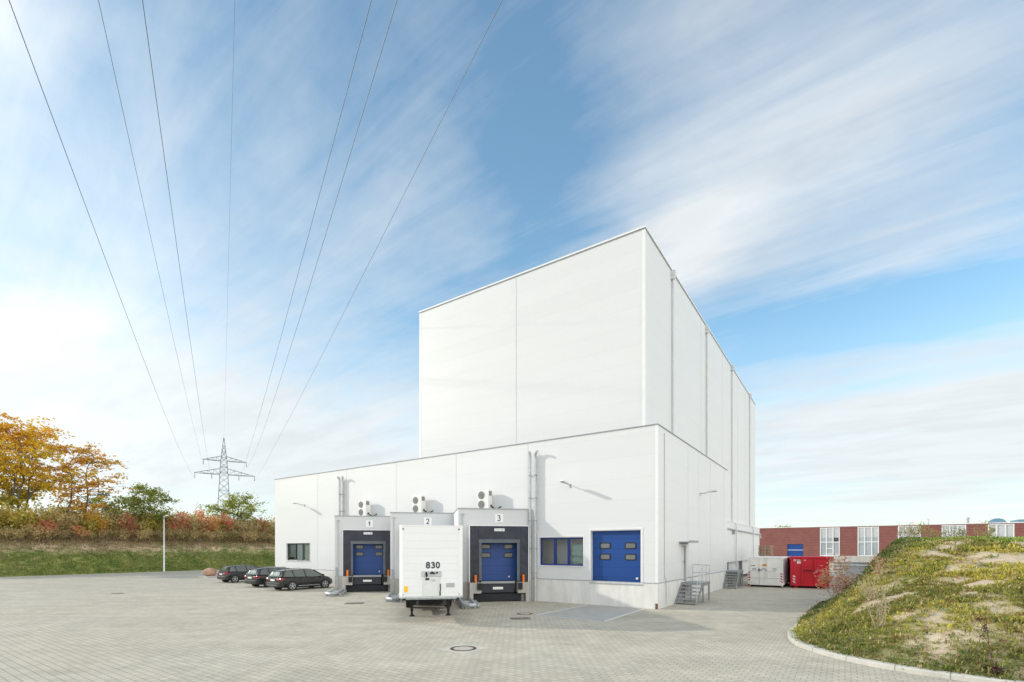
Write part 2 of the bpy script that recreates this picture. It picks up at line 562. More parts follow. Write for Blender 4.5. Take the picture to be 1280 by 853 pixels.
M_REDL = simple('red_lamp', srgb(190, 22, 34), 0.2, 0, 0.06, coat=1.0)
M_RED = simple('red_container_paint', srgb(206, 18, 44), 0.38, 0, 0.10, 1.2)
M_CWHITE = simple('white_container_paint', (0.82, 0.81, 0.78), 0.5, 0, 0.08, 1.4)
M_LILAC = simple('lilac_panel', (0.50, 0.46, 0.55), 0.6, 0, 0.25, 1.1)  # lilac tone of the white container's side panel
M_WOOD = simple('weathered_wood', (0.36, 0.29, 0.20), 0.85, 0, 0.25, 3)
M_BRICK = brick_mat('red_brick')
M_WINW = simple('white_window_frame', (0.72, 0.73, 0.74), 0.5, 0, 0.03)
M_PANEG = simple('pale_window_pane', (0.36, 0.40, 0.42), 0.12, 0, 0.18, 0.4, spec=0.7)
M_PANEM = simple('grey_door_pane', (0.17, 0.18, 0.18), 0.15, 0, 0.18, 0.8, spec=0.5)
M_PANED = simple('dark_window_pane', (0.05, 0.06, 0.07), 0.1, 0, 0.15, 0.4, spec=0.7)
M_PANELG = simple('pale_window_panel', (0.50, 0.52, 0.53), 0.5, 0, 0.06, 0.5)
M_YELLOW = simple('yellow_reflector', srgb(245, 190, 20), 0.4, 0, 0.05)
M_TEAL = simple('blue_grey_dome', srgb(96, 128, 148), 0.35, 0, 0.06)
M_STONE = simple('sandstone_boulder', srgb(176, 140, 118), 0.9, 0, 0.28, 2.2, 0.8, 8)
M_BARK = simple('grey_bark', (0.13, 0.115, 0.10), 0.9, 0, 0.25, 3, 0.6, 14)
M_STEM = simple('dry_stem', (0.40, 0.33, 0.23), 0.85, 0, 0.2, 4)
M_PYLON = simple('pylon_steel', (0.20, 0.225, 0.25), 0.6, 0.4, 0.1)
M_WIRE = simple('power_cable', (0.17, 0.21, 0.27), 0.6, 0.2, 0.05)

# ------------------------------------------------------------------ mesh helpers


class MB:
    def __init__(self):
        self.v, self.f = [], []

    def add(self, vs, fs):
        k = len(self.v)
        self.v += [tuple(p) for p in vs]
        self.f += [tuple(i + k for i in q) for q in fs]
        return self

    def box(self, x0, x1, y0, y1, z0, z1):
        vs = [(x, y, z) for z in (z0, z1) for y in (y0, y1) for x in (x0, x1)]
        return self.add(vs, [(0, 2, 3, 1), (4, 5, 7, 6), (0, 1, 5, 4), (2, 6, 7, 3), (0, 4, 6, 2), (1, 3, 7, 5)])

    def obox(self, c, half, mat):
        """box about c with half sizes, turned by a 3x3 matrix"""
        vs = [Vector(c) + mat @ Vector((sx * half[0], sy * half[1], sz * half[2])) for sz in (-1, 1) for sy in (-1, 1) for sx in (-1, 1)]
        return self.add(vs, [(0, 2, 3, 1), (4, 5, 7, 6), (0, 1, 5, 4), (2, 6, 7, 3), (0, 4, 6, 2), (1, 3, 7, 5)])

    def prism(self, poly, z0, z1, axis='z'):
        n = len(poly)
        def P(a, b, c):
            return {'z': (a, b, c), 'y': (a, c, b), 'x': (c, a, b)}[axis]
        vs = [P(a, b, z0) for a, b in poly] + [P(a, b, z1) for a, b in poly]
        fs = [tuple(range(n))[::-1], tuple(range(n, 2 * n))] + [(i, (i + 1) % n, n + (i + 1) % n, n + i) for i in range(n)]
        return self.add(vs, fs)

    def tube(self, pts, r, n=8, r1=None, cap=True):
        pts = [Vector(p) for p in pts]
        m = len(pts)
        vs, fs = [], []
        prev = None
        for i, p in enumerate(pts):
            d = (pts[min(i + 1, m - 1)] - pts[max(i - 1, 0)]).normalized()
            if prev is None:
                a = d.orthogonal().normalized()
            else:
                a = (prev - d * prev.dot(d))
                a = a.normalized() if a.length > 1e-6 else d.orthogonal().normalized()
            prev = a
            b = d.cross(a)
            rr = r if r1 is None else r + (r1 - r) * i / max(1, m - 1)
            for k in range(n):
                an = 2 * math.pi * k / n
                vs.append(p + (a * math.cos(an) + b * math.sin(an)) * rr)
        for i in range(m - 1):
            for k in range(n):
                fs.append((i * n + k, i * n + (k + 1) % n, (i + 1) * n + (k + 1) % n, (i + 1) * n + k))
        if cap:
            fs.append(tuple(range(n))[::-1])
            fs.append(tuple((m - 1) * n + k for k in range(n)))
        return self.add(vs, fs)

    def bar(self, p, q, w):
        return self.tube([p, q], w * 0.7071, 4)

    def disc(self, c, r, axis, t, n=24):
        a = Vector(axis).normalized()
        return self.tube([Vector(c) - a * t / 2, Vector(c) + a * t / 2], r, n)

    def ring(self, c, axis, r0, r1, t, n=24):
        a = Vector(axis).normalized()
        u = a.orthogonal().normalized(); w = a.cross(u)
        vs = []
        for k in range(n):
            d = u * math.cos(2 * math.pi * k / n) + w * math.sin(2 * math.pi * k / n)
            for rr, s in ((r0, -1), (r1, -1), (r1, 1), (r0, 1)):
                vs.append(Vector(c) + d * rr + a * s * t / 2)
        fs = []
        for k in range(n):
            j = (k + 1) % n
            for e in range(4):
                fs.append((4 * k + e, 4 * j + e, 4 * j + (e + 1) % 4, 4 * k + (e + 1) % 4))
        return self.add(vs, fs)

    def wall(self, o, U, N, u0, u1, z0, z1, holes, t):
        """upright wall sheet with openings; o origin, U along, N inward; reveals run t inward"""
        o, U, N = Vector(o), Vector(U), Vector(N)
        us = sorted({u0, u1, *[h[0] for h in holes], *[h[1] for h in holes]})
        zs = sorted({z0, z1, *[h[2] for h in holes], *[h[3] for h in holes]})
        us = [u for u in us if u0 <= u <= u1]; zs = [z for z in zs if z0 <= z <= z1]
        Z = Vector((0, 0, 1))
        inside = lambda u, z: any(h[0] < u < h[1] and h[2] < z < h[3] for h in holes)
        for i in range(len(us) - 1):
            for j in range(len(zs) - 1):
                if inside((us[i] + us[i + 1]) / 2, (zs[j] + zs[j + 1]) / 2):
                    continue
                self.add([o + U * us[i] + Z * zs[j], o + U * us[i + 1] + Z * zs[j], o + U * us[i + 1] + Z * zs[j + 1], o + U * us[i] + Z * zs[j + 1]], [(0, 1, 2, 3)])
        for h in holes:
            c = [(h[0], h[2]), (h[1], h[2]), (h[1], h[3]), (h[0], h[3])]
            for k in range(4):
                a, b = c[k], c[(k + 1) % 4]
                self.add([o + U * a[0] + Z * a[1], o + U * b[0] + Z * b[1], o + U * b[0] + Z * b[1] + N * t, o + U * a[0] + Z * a[1] + N * t], [(0, 1, 2, 3)])
        return self

    def build(self, name, mat, parent=None, smooth=False, bevel=0.0):
        me = bpy.data.meshes.new(name)
        me.from_pydata(self.v, [], self.f)
        me.update()
        me.materials.append(mat)
        o = bpy.data.objects.new(name, me)
        COL.objects.link(o)
        if parent:
            o.parent = parent
        if smooth:
            me.shade_smooth()
            me.set_sharp_from_angle(angle=R(38))
        if bevel:
            b = o.modifiers.new('bevel', 'BEVEL')
            b.width = bevel; b.segments = 2; b.limit_method = 'ANGLE'
        return o


def np_mesh(name, verts, faces, mat, parent=None, tint=None, smooth=False):
    """fast mesh from arrays; faces (m,3) or (m,4)"""
    verts = np.asarray(verts, np.float32); faces = np.asarray(faces, np.int32)
    me = bpy.data.meshes.new(name)
    me.vertices.add(len(verts)); me.vertices.foreach_set('co', verts.ravel())
    k = faces.shape[1]
    me.loops.add(faces.size); me.loops.foreach_set('vertex_index', faces.ravel())
    me.polygons.add(len(faces))
    me.polygons.foreach_set('loop_start', np.arange(0, faces.size, k, dtype=np.int32))
    me.polygons.foreach_set('loop_total', np.full(len(faces), k, np.int32))
    if smooth:
        me.polygons.foreach_set('use_smooth', np.ones(len(faces), bool))
    me.update(calc_edges=True)
    if tint is not None:
        a = me.attributes.new('tint', 'FLOAT_COLOR', 'POINT')
        c = np.ones((len(verts), 4), np.float32); c[:, :3] = tint
        a.data.foreach_set('color', c.ravel())
    me.materials.append(mat)
    o = bpy.data.objects.new(name, me)
    COL.objects.link(o)
    if parent:
        o.parent = parent
    return o


def tag(o, label=None, cat=None, group=None, kind=None):
    if label: o['label'] = label
    if cat: o['category'] = cat
    if group: o['group'] = group
    if kind: o['kind'] = kind
    return o


def thing(name, label, cat, loc=(0, 0, 0), rotz=0.0, group=None):
    o = bpy.data.objects.new(name, None)
    COL.objects.link(o)
    o.empty_display_size = 0.3
    o.location = loc
    o.rotation_euler = (0, 0, rotz)
    return tag(o, label, cat, group)


def copy_thing(o, loc, rotz, label=None, scale=1.0, group=None):
    c = o.copy(); COL.objects.link(c)
    c.location = loc; c.rotation_euler = (0, 0, rotz); c.scale = (scale, scale, scale)
    if label: c['label'] = label
    if group: c['group'] = group
    for ch in o.children:
        k = ch.copy(); COL.objects.link(k); k.parent = c
        for g in ch.children:
            q = g.copy(); COL.objects.link(q); q.parent = k
    return c


GLYPH = {
    '0': [[(.5 + .40 * math.sin(a), .5 + .5 * math.cos(a)) for a in [2 * math.pi * k / 28 for k in range(29)]]],
    '1': [[(.20, .78), (.40, .86), (.56, 1.0), (.56, 0.0)]],
    '2': [[(.12, .74), (.17, .88), (.30, .98), (.50, 1.0), (.70, .98), (.84, .86), (.86, .72), (.80, .58), (.62, .40), (.36, .20), (.12, 0.0), (.90, 0.0)]],
    '3': [[(.14, .82), (.24, .94), (.46, 1.0), (.68, .96), (.80, .85), (.80, .70), (.70, .59), (.52, .53), (.34, .53)], [(.52, .535), (.74, .48), (.87, .35), (.86, .18), (.74, .05), (.48, 0.0), (.26, .04), (.12, .17)]],
    '8': [[(.5 + .34 * math.sin(a), .76 + .24 * math.cos(a)) for a in [2 * math.pi * k / 22 for k in range(23)]], [(.5 + .40 * math.sin(a), .27 + .27 * math.cos(a)) for a in [2 * math.pi * k / 24 for k in range(25)]]],
}


def letters(name, text, size, mat, parent, loc, stroke=.16, depth=.004, pitch=.92, aspect=.66):
    """flat strokes in the x-z plane facing -y, centred on loc; size is the digit height"""
    q = MB()
    n = len(text)
    for i, ch in enumerate(text):
        ox = (i - (n - 1) / 2) * size * pitch - .5 * size * aspect
        for ln in GLYPH[ch]:
            P = [Vector((ox + u * size * aspect, 0, (v - .5) * size)) for u, v in ln]
            h = size * stroke / 2
            closed = (P[0] - P[-1]).length < 1e-4
            L, Rr = [], []
            for k in range(len(P)):
                a = P[k - 1] if k else (P[-2] if closed else P[0]); b = P[k + 1] if k < len(P) - 1 else (P[1] if closed else P[k])
                d = (b - a).normalized(); nn = Vector((-d.z, 0, d.x))
                d0 = (P[k] - a); c = 1.0
                if d0.length > 1e-6 and (b - P[k]).length > 1e-6:
                    c = 1 / max(.55, nn.dot(Vector((-d0.normalized().z, 0, d0.normalized().x))))
                L.append(P[k] + nn * h * c); Rr.append(P[k] - nn * h * c)
            m = len(P)
            vs = [p + Vector((0, -depth, 0)) for p in L] + [p + Vector((0, -depth, 0)) for p in Rr] + L + Rr
            fs = []
            for k in range(m - 1):
                fs += [(k, k + 1, m + k + 1, m + k), (k, 2 * m + k, 2 * m + k + 1, k + 1), (m + k, m + k + 1, 3 * m + k + 1, 3 * m + k)]
            q.add(vs, fs)
    o = q.build(name, mat, parent)
    o.location = loc
    return o


def vnoise(x, y, seed=0, octaves=4):
    """value noise on arrays, 0..1"""
    x = np.asarray(x, float); y = np.asarray(y, float)
    tot = np.zeros_like(x); amp, norm = 1.0, 0.0
    rs = np.random.RandomState(seed)
    for o in range(octaves):
        tab = rs.rand(256, 256)
        xi, yi = np.floor(x).astype(int), np.floor(y).astype(int)
        fx, fy = x - xi, y - yi
        fx = fx * fx * (3 - 2 * fx); fy = fy * fy * (3 - 2 * fy)
        g = lambda a, b: tab[a % 256, b % 256]
        tot += amp * ((g(xi, yi) * (1 - fx) + g(xi + 1, yi) * fx) * (1 - fy) + (g(xi, yi + 1) * (1 - fx) + g(xi + 1, yi + 1) * fx) * fy)
        norm += amp; amp *= 0.55; x = x * 2.03 + 17.3; y = y * 2.03 + 5.1
    return tot / norm

# ------------------------------------------------------------------ the setting: ground, yard, bank, mound


def sheet(name, poly, z, mat, kind='structure'):
    me = bpy.data.meshes.new(name)
    me.from_pydata([(x, y, z) for x, y in poly], [], [tuple(range(len(poly)))])
    me.materials.append(mat)
    o = bpy.data.objects.new(name, me); COL.objects.link(o)
    return tag(o, kind=kind)


M_FIELD = simple('field_grass', (0.075, 0.095, 0.035), 0.95, 0, 0.3, 0.05)
sheet('ground', [(-2500, -2500), (2500, -2500), (2500, 2500), (-2500, 2500)], -0.05, M_FIELD)
sheet('paved_yard', [tuple(wl(x, y)[:2]) for x, y in ((-66.6, -75), (75, -75), (75, 128), (-66.6, 128))], 0.0, M_PAVER)


def mark(x0, y0, x1, y1, w, name='parking_line'):
    a, b = wl(x0, y0), wl(x1, y1)
    d = (b - a).normalized(); n = Vector((-d.y, d.x, 0)) * w / 2
    return sheet(name, [tuple((p)[:2]) for p in (a - n, b - n, b + n, a + n)], 0.008, M_WHITEW)


sheet('asphalt_patch', [tuple(wl(x, y)[:2]) for x, y in ((-3.7, -0.02), (-3.8, -5.1), (-0.6, -5.2), (-0.6, -0.02))], 0.004, M_ASPH)
mark(-3.70, -0.15, -3.85, -5.2, 0.14)
mark(-0.60, -0.15, -0.55, -5.3, 0.14)
mark(-3.78, -5.16, -0.63, -5.26, 0.10)

# mound of soil behind the kerb
EDGE = [(34, 5.2), (24, 6.4), (17.5, 7.9), (13.6, 9.2), (11.6, 10.2), (10.4, 11.05), (9.5, 12.05), (8.98, 13.2), (8.85, 14.5), (9.1, 15.7),
        (9.8, 17.1), (10.9, 18.6), (13.35, 22.2), (18.7, 28.5), (28.5, 40.3), (39, 52)]


def smooth_poly(p, n=8):
    out = []
    for i in range(len(p) - 1):
        a = p[max(i - 1, 0)]; b = p[i]; c = p[i + 1]; d = p[min(i + 2, len(p) - 1)]
        for k in range(n):
            t = k / n
            out.append(tuple(0.5 * (2 * b[j] + (c[j] - a[j]) * t + (2 * a[j] - 5 * b[j] + 4 * c[j] - d[j]) * t * t + (3 * b[j] - a[j] - 3 * c[j] + d[j]) * t ** 3) for j in (0, 1)))
    out.append(p[-1])
    return out


EDGE_S = smooth_poly(EDGE)
EP = np.array(EDGE_S + [(60, 60), (75, 45), (75, 4)])


def edge_dist(x, y):
    """distance inside the mound outline (negative outside)"""
    x = np.asarray(x, float); y = np.asarray(y, float)
    dmin = np.full(x.shape, 1e9); ins = np.zeros(x.shape, bool)
    for i in range(len(EP)):
        ax, ay = EP[i]; bx, by = EP[(i + 1) % len(EP)]
        ex, ey = bx - ax, by - ay
        t = np.clip(((x - ax) * ex + (y - ay) * ey) / (ex * ex + ey * ey + 1e-12), 0, 1)
        dmin = np.minimum(dmin, np.hypot(x - ax - t * ex, y - ay - t * ey))
        if abs(by - ay) > 1e-12:
            c = ((ay > y) != (by > y)) & (x < (bx - ax) * (y - ay) / (by - ay) + ax)
            ins ^= c
    return np.where(ins, dmin, -dmin)


def mound_height(x, y):
    d = edge_dist(x, y)
    s = np.clip((y - 14.5) / 9.0, 0, 1); s = s * s * (3 - 2 * s)
    dd = np.maximum(d, 0)
    q = np.clip((dd - 0.3) / 3.8, 0, 1)
    steep = 3.68 * q * q * (3 - 2 * q) + 0.25 * np.clip(dd, 0, 0.8)
    gentle = 3.75 * (1 - np.exp(-(dd / 7.2) ** 1.15))
    hgt = gentle * (1 - s) + steep * s
    lump = (vnoise(x * 0.35, y * 0.35, 3, 4) - 0.5) * 0.55 + (vnoise(x * 1.3, y * 1.3, 4, 3) - 0.5) * 0.16
    z = hgt + lump * np.clip(dd / 2.0, 0, 1)
    z = np.minimum(z, np.clip(2.78 + 0.14 * (x - 15.5), 2.3, 3.32) + (vnoise(x * 0.5, y * 0.5, 9, 3) - 0.5) * 0.30)
    return np.where(d > 0, z + 0.05, np.maximum(-0.25, d * 0.8 + 0.05)), d


def soil_tint(x, y, z, d):
    """0 bare sand .. 1 overgrown"""
    n = vnoise(x * 0.55 + 3, y * 0.85, 21, 5)
    v = np.clip((n - 0.29) / 0.15, 0, 1)
    # bare patches on the shoulder of the mound
    for (px, py, r, k) in ((17.4, 18.0, .95, 1.0), (17.6, 17.1, .6, .9), (17.0, 16.2, .75, .8), (18.0, 20.0, .4, .9), (16.4, 18.9, .55, 1.0), (17.2, 19.4, .45, 1.0), (14.9, 16.4, .6, .9), (15.1, 15.4, .6, .8), (11.6, 14.2, .42, .8),
                           (11.7, 13.7, .45, .8), (11.6, 13.2, .4, .7), (12.1, 12.6, .5, .8), (13.4, 13.3, .6, .8), (13.7, 14.7, .45, .7), (10.9, 12.3, .3, .7), (16.2, 17.6, .6, .6), (13.6, 17.8, .45, .6)):
        r = r * 0.95
        q = ((x - px) ** 2 + (y - py) ** 2 * 1.6) / r ** 2 + (vnoise(x * 1.8, y * 1.8, 33, 3) - 0.5) * 1.6
        v = v * (1 - k * np.clip(1.4 - q, 0, 1))
    v = np.maximum(v, np.clip((0.9 - d) / 0.7, 0, 1))
    return v


def veg_palette(x, y, z, d, rs):
    """leaf colour by zone: yellow-green flank, darker foot, deep green far slope, fresh grass on top"""
    n = len(x)
    yel = np.array((0.60, 0.54, 0.11)); olv = np.array((0.32, 0.315, 0.08)); drk = np.array((0.11, 0.165, 0.05)); dry = np.array((0.58, 0.45, 0.26)); fresh = np.array((0.33, 0.50, 0.10)); rust = np.array((0.40, 0.20, 0.11))
    a = vnoise(x * 0.45 + 11, y * 0.45, 41, 4)
    b = rs.rand(n)
    w_drk = np.clip((2.2 - d) / 2.0, 0, 1) * np.clip((18 - y) / 3, 0, 1) * 0.75
    w_far = np.clip((y - 19.3 - (a - .5) * 2.5) / 0.8, 0, 1) * np.clip((4.3 - d) / 0.8, 0, 1)
    w_top = np.clip((z - 3.12) / 0.15, 0, 1) * np.clip((x - 18) / 2, 0, 1) * np.clip((y - 18) / 2, 0, 1)
    c = olv + (yel - olv) * np.clip((a - 0.38) / 0.24 + (b - 0.5) * 0.8, 0, 1)[:, None]
    c = c + (np.array((0.21, 0.26, 0.065)) - c) * w_drk[:, None]
    c = c + (drk - c) * (0.9 * w_far)[:, None]
    c = c + (fresh - c) * (0.85 * w_top)[:, None]
    b2 = rs.rand(n)
    c = np.where((b2 < 0.13)[:, None], dry, c)
    c = np.where(((b2 > 0.965) & (w_top < 0.3))[:, None], rust, c)
    c = np.where(((b2 > 0.80) & (b2 < 0.88))[:, None], drk * 1.4, c)
    return c * (0.75 + 0.5 * rs.rand(n))[:, None]


M_SOIL = attr_mat('mound_soil', 0.95, 0, 0.8)
M_VEG = attr_mat('weed_leaf', 0.6, 0.35)


def build_mound():
    xs = np.concatenate([np.arange(8.0, 34, 0.16), np.arange(34, 75, 0.8)])
    ys = np.concatenate([np.arange(4.5, 30, 0.16), np.arange(30, 64, 0.6)])
    X, Y = np.meshgrid(xs, ys, indexing='ij')
    Z, D = mound_height(X, Y)
    nx, ny = X.shape
    idx = np.arange(nx * ny).reshape(nx, ny)
    q = np.stack([idx[:-1, :-1], idx[1:, :-1], idx[1:, 1:], idx[:-1, 1:]], -1).reshape(-1, 4)
    keep = (D.ravel()[q] > -0.5).any(1)
    q = q[keep]
    used = np.unique(q); rem = np.full(nx * ny, -1); rem[used] = np.arange(len(used))
    x, y, z, d = X.ravel()[used], Y.ravel()[used], Z.ravel()[used], D.ravel()[used]
    v = soil_tint(x, y, z, d)
    n = vnoise(x * 2.3, y * 2.3, 55, 4)
    sand = np.array((0.58, 0.475, 0.35)) * (0.78 + 0.45 * n)[:, None]
    moss = np.array((0.30, 0.285, 0.11)) * (0.6 + 0.8 * n)[:, None]
    tint = sand + (moss - sand) * np.clip(v * 0.85, 0, 1)[:, None]
    o = np_mesh('mound', np.stack([x, y, z], 1), rem[q], M_SOIL, None, tint, True)
    tag(o, kind='structure')


def build_weeds():
    rs = np.random.RandomState(5)
    P = []
    # more tufts where the mound is near
    for (x0, x1, y0, y1, dens) in ((8.6, 20, 8.0, 17, 140), (9, 27, 17, 27, 80), (20, 34, 6, 27, 16), (15, 40, 27, 46, 10)):
        n = int((x1 - x0) * (y1 - y0) * dens)
        P.append(np.stack([rs.uniform(x0, x1, n), rs.uniform(y0, y1, n)], 1))
    P = np.concatenate(P)
    z, d = mound_height(P[:, 0], P[:, 1])
    v = soil_tint(P[:, 0], P[:, 1], z, d)
    keep = (d > 0.06) & (rs.rand(len(P)) < 0.05 + 0.95 * v)
    P, z, d = P[keep], z[keep], d[keep]
    n = len(P)
    dist = np.hypot(P[:, 0], P[:, 1])
    col = veg_palette(P[:, 0], P[:, 1], z, d, rs)
    top = np.clip((z - 3.25) / 0.25, 0, 1)
    big = vnoise(P[:, 0] * 0.8, P[:, 1] * 0.8, 77, 3)
    size = (0.55 + 0.9 * big + 0.4 * rs.rand(n)) * (1 + 0.25 * np.clip((dist - 20) / 15, 0, 1.5))
    K = 10
    # each tuft: K narrow leaves fanning out of one point
    c = np.repeat(np.stack([P[:, 0], P[:, 1], z - 0.02], 1), K, 0)
    s = np.repeat(size, K); m = n * K
    c[:, :2] += rs.normal(0, 0.055, (m, 2)) * s[:, None]
    th = rs.uniform(0, 2 * np.pi, m)
    lean = rs.uniform(0.25, 1.40, m)
    L = rs.uniform(0.045, 0.155, m) * s
    W = rs.uniform(0.006, 0.015, m) * s * (1 + 0.5 * np.clip((np.repeat(dist, K) - 15) / 15, 0, 1))
    dirh = np.stack([np.cos(th), np.sin(th), np.zeros(m)], 1)
    side = np.stack([-np.sin(th), np.cos(th), np.zeros(m)], 1)
    up = np.array((0, 0, 1.0))
    mid = c + dirh * (L * np.sin(lean) * 0.5)[:, None] + up * (L * np.cos(lean) * 0.62 + 0.01)[:, None]
    tip = c + dirh * (L * np.sin(lean))[:, None] + up * (L * np.cos(lean) * 0.9)[:, None]
    V = np.stack([c, mid + side * W[:, None], tip, mid - side * W[:, None]], 1).reshape(-1, 3)
    F = np.arange(m * 4).reshape(m, 4)
    tint = np.repeat(np.repeat(col, K, 0) * (0.8 + 0.4 * rs.rand(m))[:, None], 4, 0)
    o = np_mesh('weeds', V, F, M_VEG, None, tint)
    tag(o, kind='stuff')


build_mound()
build_weeds()

# kerb along the foot of the mound
kb = MB()
KE = np.array(EDGE_S[:11 * 8 + 1])
for sgn in (1,):
    nrm = []
    for i in range(len(KE)):
        d = KE[min(i + 1, len(KE) - 1)] - KE[max(i - 1, 0)]
        d = d / np.hypot(*d)
        nrm.append(np.array((-d[1], d[0])))
    prof = [(-0.12, -0.03), (-0.12, 0.10), (-0.09, 0.125), (0.13, 0.125), (0.15, 0.10), (0.15, -0.03)]
    # the inner side of the outline lies to the right of its direction
    vs = []
    for p, nn in zip(KE, nrm):
        for a, zz in prof:
            q = p + nn * (-a) * 1.0
            vs.append((q[0], q[1], zz))
    k = len(prof)
    fs = [(i * k + j, i * k + j + 1, (i + 1) * k + j + 1, (i + 1) * k + j) for i in range(len(KE) - 1) for j in range(k - 1)]
    kb.add(vs, fs)
tag(kb.build('kerb', M_KERB), kind='structure')
kj = MB()
acc = 0.0
for i in range(1, len(KE)):
    acc += np.hypot(*(KE[i] - KE[i - 1]))
    if acc > 1.0:
        acc = 0.0
        p, nn = KE[i], nrm[i]
        t = np.array((nn[1], -nn[0])) * 0.006
        a, b = p - nn * -0.125, p - nn * 0.152
        kj.add([(a[0] - t[0], a[1] - t[1], -0.02), (a[0] + t[0], a[1] + t[1], -0.02), (a[0] + t[0], a[1] + t[1], 0.128), (a[0] - t[0], a[1] - t[1], 0.128),
                (b[0] - t[0], b[1] - t[1], -0.02), (b[0] + t[0], b[1] + t[1], -0.02), (b[0] + t[0], b[1] + t[1], 0.128), (b[0] - t[0], b[1] - t[1], 0.128)],
               [(0, 1, 2, 3), (4, 5, 6, 7), (3, 2, 6, 7)])
tag(kj.build('kerb_joint', M_CONCD), kind='structure')

# embankment along the left side of the yard
BANK_X = -66.0


def bank_height(dd, y):
    base = np.interp(dd, [-1, 0, 1.0, 5.5, 9.5, 12, 60], [-0.05, 0.0, 0.35, 2.75, 4.7, 5.15, 5.6])
    return base + (vnoise(dd * 0.3, y * 0.25, 61, 4) - 0.5) * 0.5 * np.clip(dd / 4, 0, 1)


def bank_tint(dd, y):
    n = vnoise(dd * 0.9, y * 0.35, 63, 5); n2 = vnoise(dd * 2.5, y * 1.2, 64, 4)
    green = np.array((0.15, 0.225, 0.05)); olive = np.array((0.27, 0.275, 0.09)); brown = np.array((0.27, 0.21, 0.115)); sand = np.array((0.56, 0.44, 0.30))
    t1 = np.clip((dd + (n - 0.5) * 7 - 4.6) / 2.2, 0, 1)[:, None]
    c = green + (olive - green) * np.clip((n2 - 0.34) / 0.22, 0, 1)[:, None]
    c = c + (brown - c) * t1
    band = np.exp(-((dd - 6.0 - (n - 0.5) * 2) / 0.65) ** 2) * np.clip((n2 - 0.36) / 0.15, 0, 1)
    c = c + (sand - c) * (0.9 * band)[:, None]
    return c * (0.75 + 0.5 * n2)[:, None]


def build_bank():
    dd = np.concatenate([np.arange(-0.6, 13, 0.25), np.arange(13, 80, 4)])
    ys = np.arange(-60, 130, 0.5)
    A, B = np.meshgrid(dd, ys, indexing='ij')
    H = bank_height(A, B)
    W = np.stack([np.array([CORNER.x + EX.x * (BANK_X) - 0, CORNER.y + EX.y * BANK_X])[k] - EX[k] * A + EY[k] * B for k in (0, 1)] + [H], -1)
    nx, ny = A.shape
    idx = np.arange(nx * ny).reshape(nx, ny)
    q = np.stack([idx[:-1, :-1], idx[:-1, 1:], idx[1:, 1:], idx[1:, :-1]], -1).reshape(-1, 4)
    o = np_mesh('embankment', W.reshape(-1, 3), q, M_SOIL, None, bank_tint(A.ravel(), B.ravel()), True)
    tag(o, kind='structure')
    # grass and dry weeds on the bank
    rs = np.random.RandomState(8)
    n = 30000
    d = rs.uniform(0.05, 13.5, n); y = rs.uniform(-22, 40, n)
    keep = rs.rand(n) < np.where(d < 4.5, 0.9, np.where(d < 7.5, 0.45, 0.95))
    d, y = d[keep], y[keep]; n = len(d)
    h = bank_height(d, y)
    K = 6; m = n * K
    base = np.stack([CORNER.x + EX.x * (BANK_X - d) + EY.x * y, CORNER.y + EX.y * (BANK_X - d) + EY.y * y, h - 0.02], 1)
    c = np.repeat(base, K, 0) + rs.normal(0, 0.14, (m, 3)) * np.array((1, 1, 0))
    dr = np.repeat(d, K)
    L = rs.uniform(0.10, 0.30, m) * np.where(dr > 8, 2.6, 1.0) * np.where(dr > 6, 1.2, 1.0)
    th = rs.uniform(0, 6.283, m); lean = rs.uniform(0.1, 0.9, m)
    Wd = rs.uniform(0.03, 0.06, m)
    dh = np.stack([np.cos(th), np.sin(th), np.zeros(m)], 1); sd = np.stack([-np.sin(th), np.cos(th), np.zeros(m)], 1)
    tip = c + dh * (L * np.sin(lean))[:, None] + np.array((0, 0, 1.0)) * (L * np.cos(lean))[:, None]
    V = np.stack([c - sd * Wd[:, None], c + sd * Wd[:, None], tip], 1).reshape(-1, 3)
    col = bank_tint(np.repeat(d, K) + rs.normal(0, 0.8, m), np.repeat(y, K)) * 1.15
    o = np_mesh('bank_grass', V, np.arange(m * 3).reshape(m, 3), M_VEG, None, np.repeat(col, 3, 0))
    tag(o, kind='stuff')


build_bank()
# ------------------------------------------------------------------ warehouse
LOW_L, LOW_H, LOW_D = -34.2, 9.14, 17.25
PL_H = 1.285
TX0, TX1, TY0, TY1, TH = -17.84, -1.16, 1.5, 40.2, 20.1

wh = thing('warehouse', 'huge white panelled warehouse with a low hall in front of a tall windowless block', 'warehouse', CORNER, WH_ROT)

W_WIN = (-6.82, -4.04, 2.05, 3.62)
W_DOOR = (-3.60, -0.85, 1.22, 3.94)
W_OFF = (-32.41, -28.96, 1.97, 3.45)
S_DOOR = (4.25, 5.30, 1.12, 3.20)

w = MB().wall((0, 0, 0), (1, 0, 0), (0, 1, 0), LOW_L, 0, PL_H, LOW_H, [W_WIN, W_DOOR, W_OFF], 0.27)
w.build('low_front_wall', M_PANEL, wh)
w = MB().wall((0, 0, 0), (0, 1, 0), (-1, 0, 0), 0, LOW_D, PL_H, LOW_H, [(S_DOOR[0], S_DOOR[1], PL_H, S_DOOR[3])], 0.18)
sidew = w.build('low_side_wall', M_PANEL, wh)
MB().wall((LOW_L, 0, 0), (0, 1, 0), (1, 0, 0), 0, LOW_D, 0, LOW_H, [], 0.1).wall((0, LOW_D, 0), (-1, 0, 0), (0, -1, 0), 0, -LOW_L, 0, LOW_H, [], .1).build('low_rear_wall', M_PANEL, wh)
MB().box(LOW_L + .01, -0.01, 0.3, LOW_D - .01, LOW_H - 0.35, LOW_H - 0.25).build('low_roof', M_TRIM, wh)
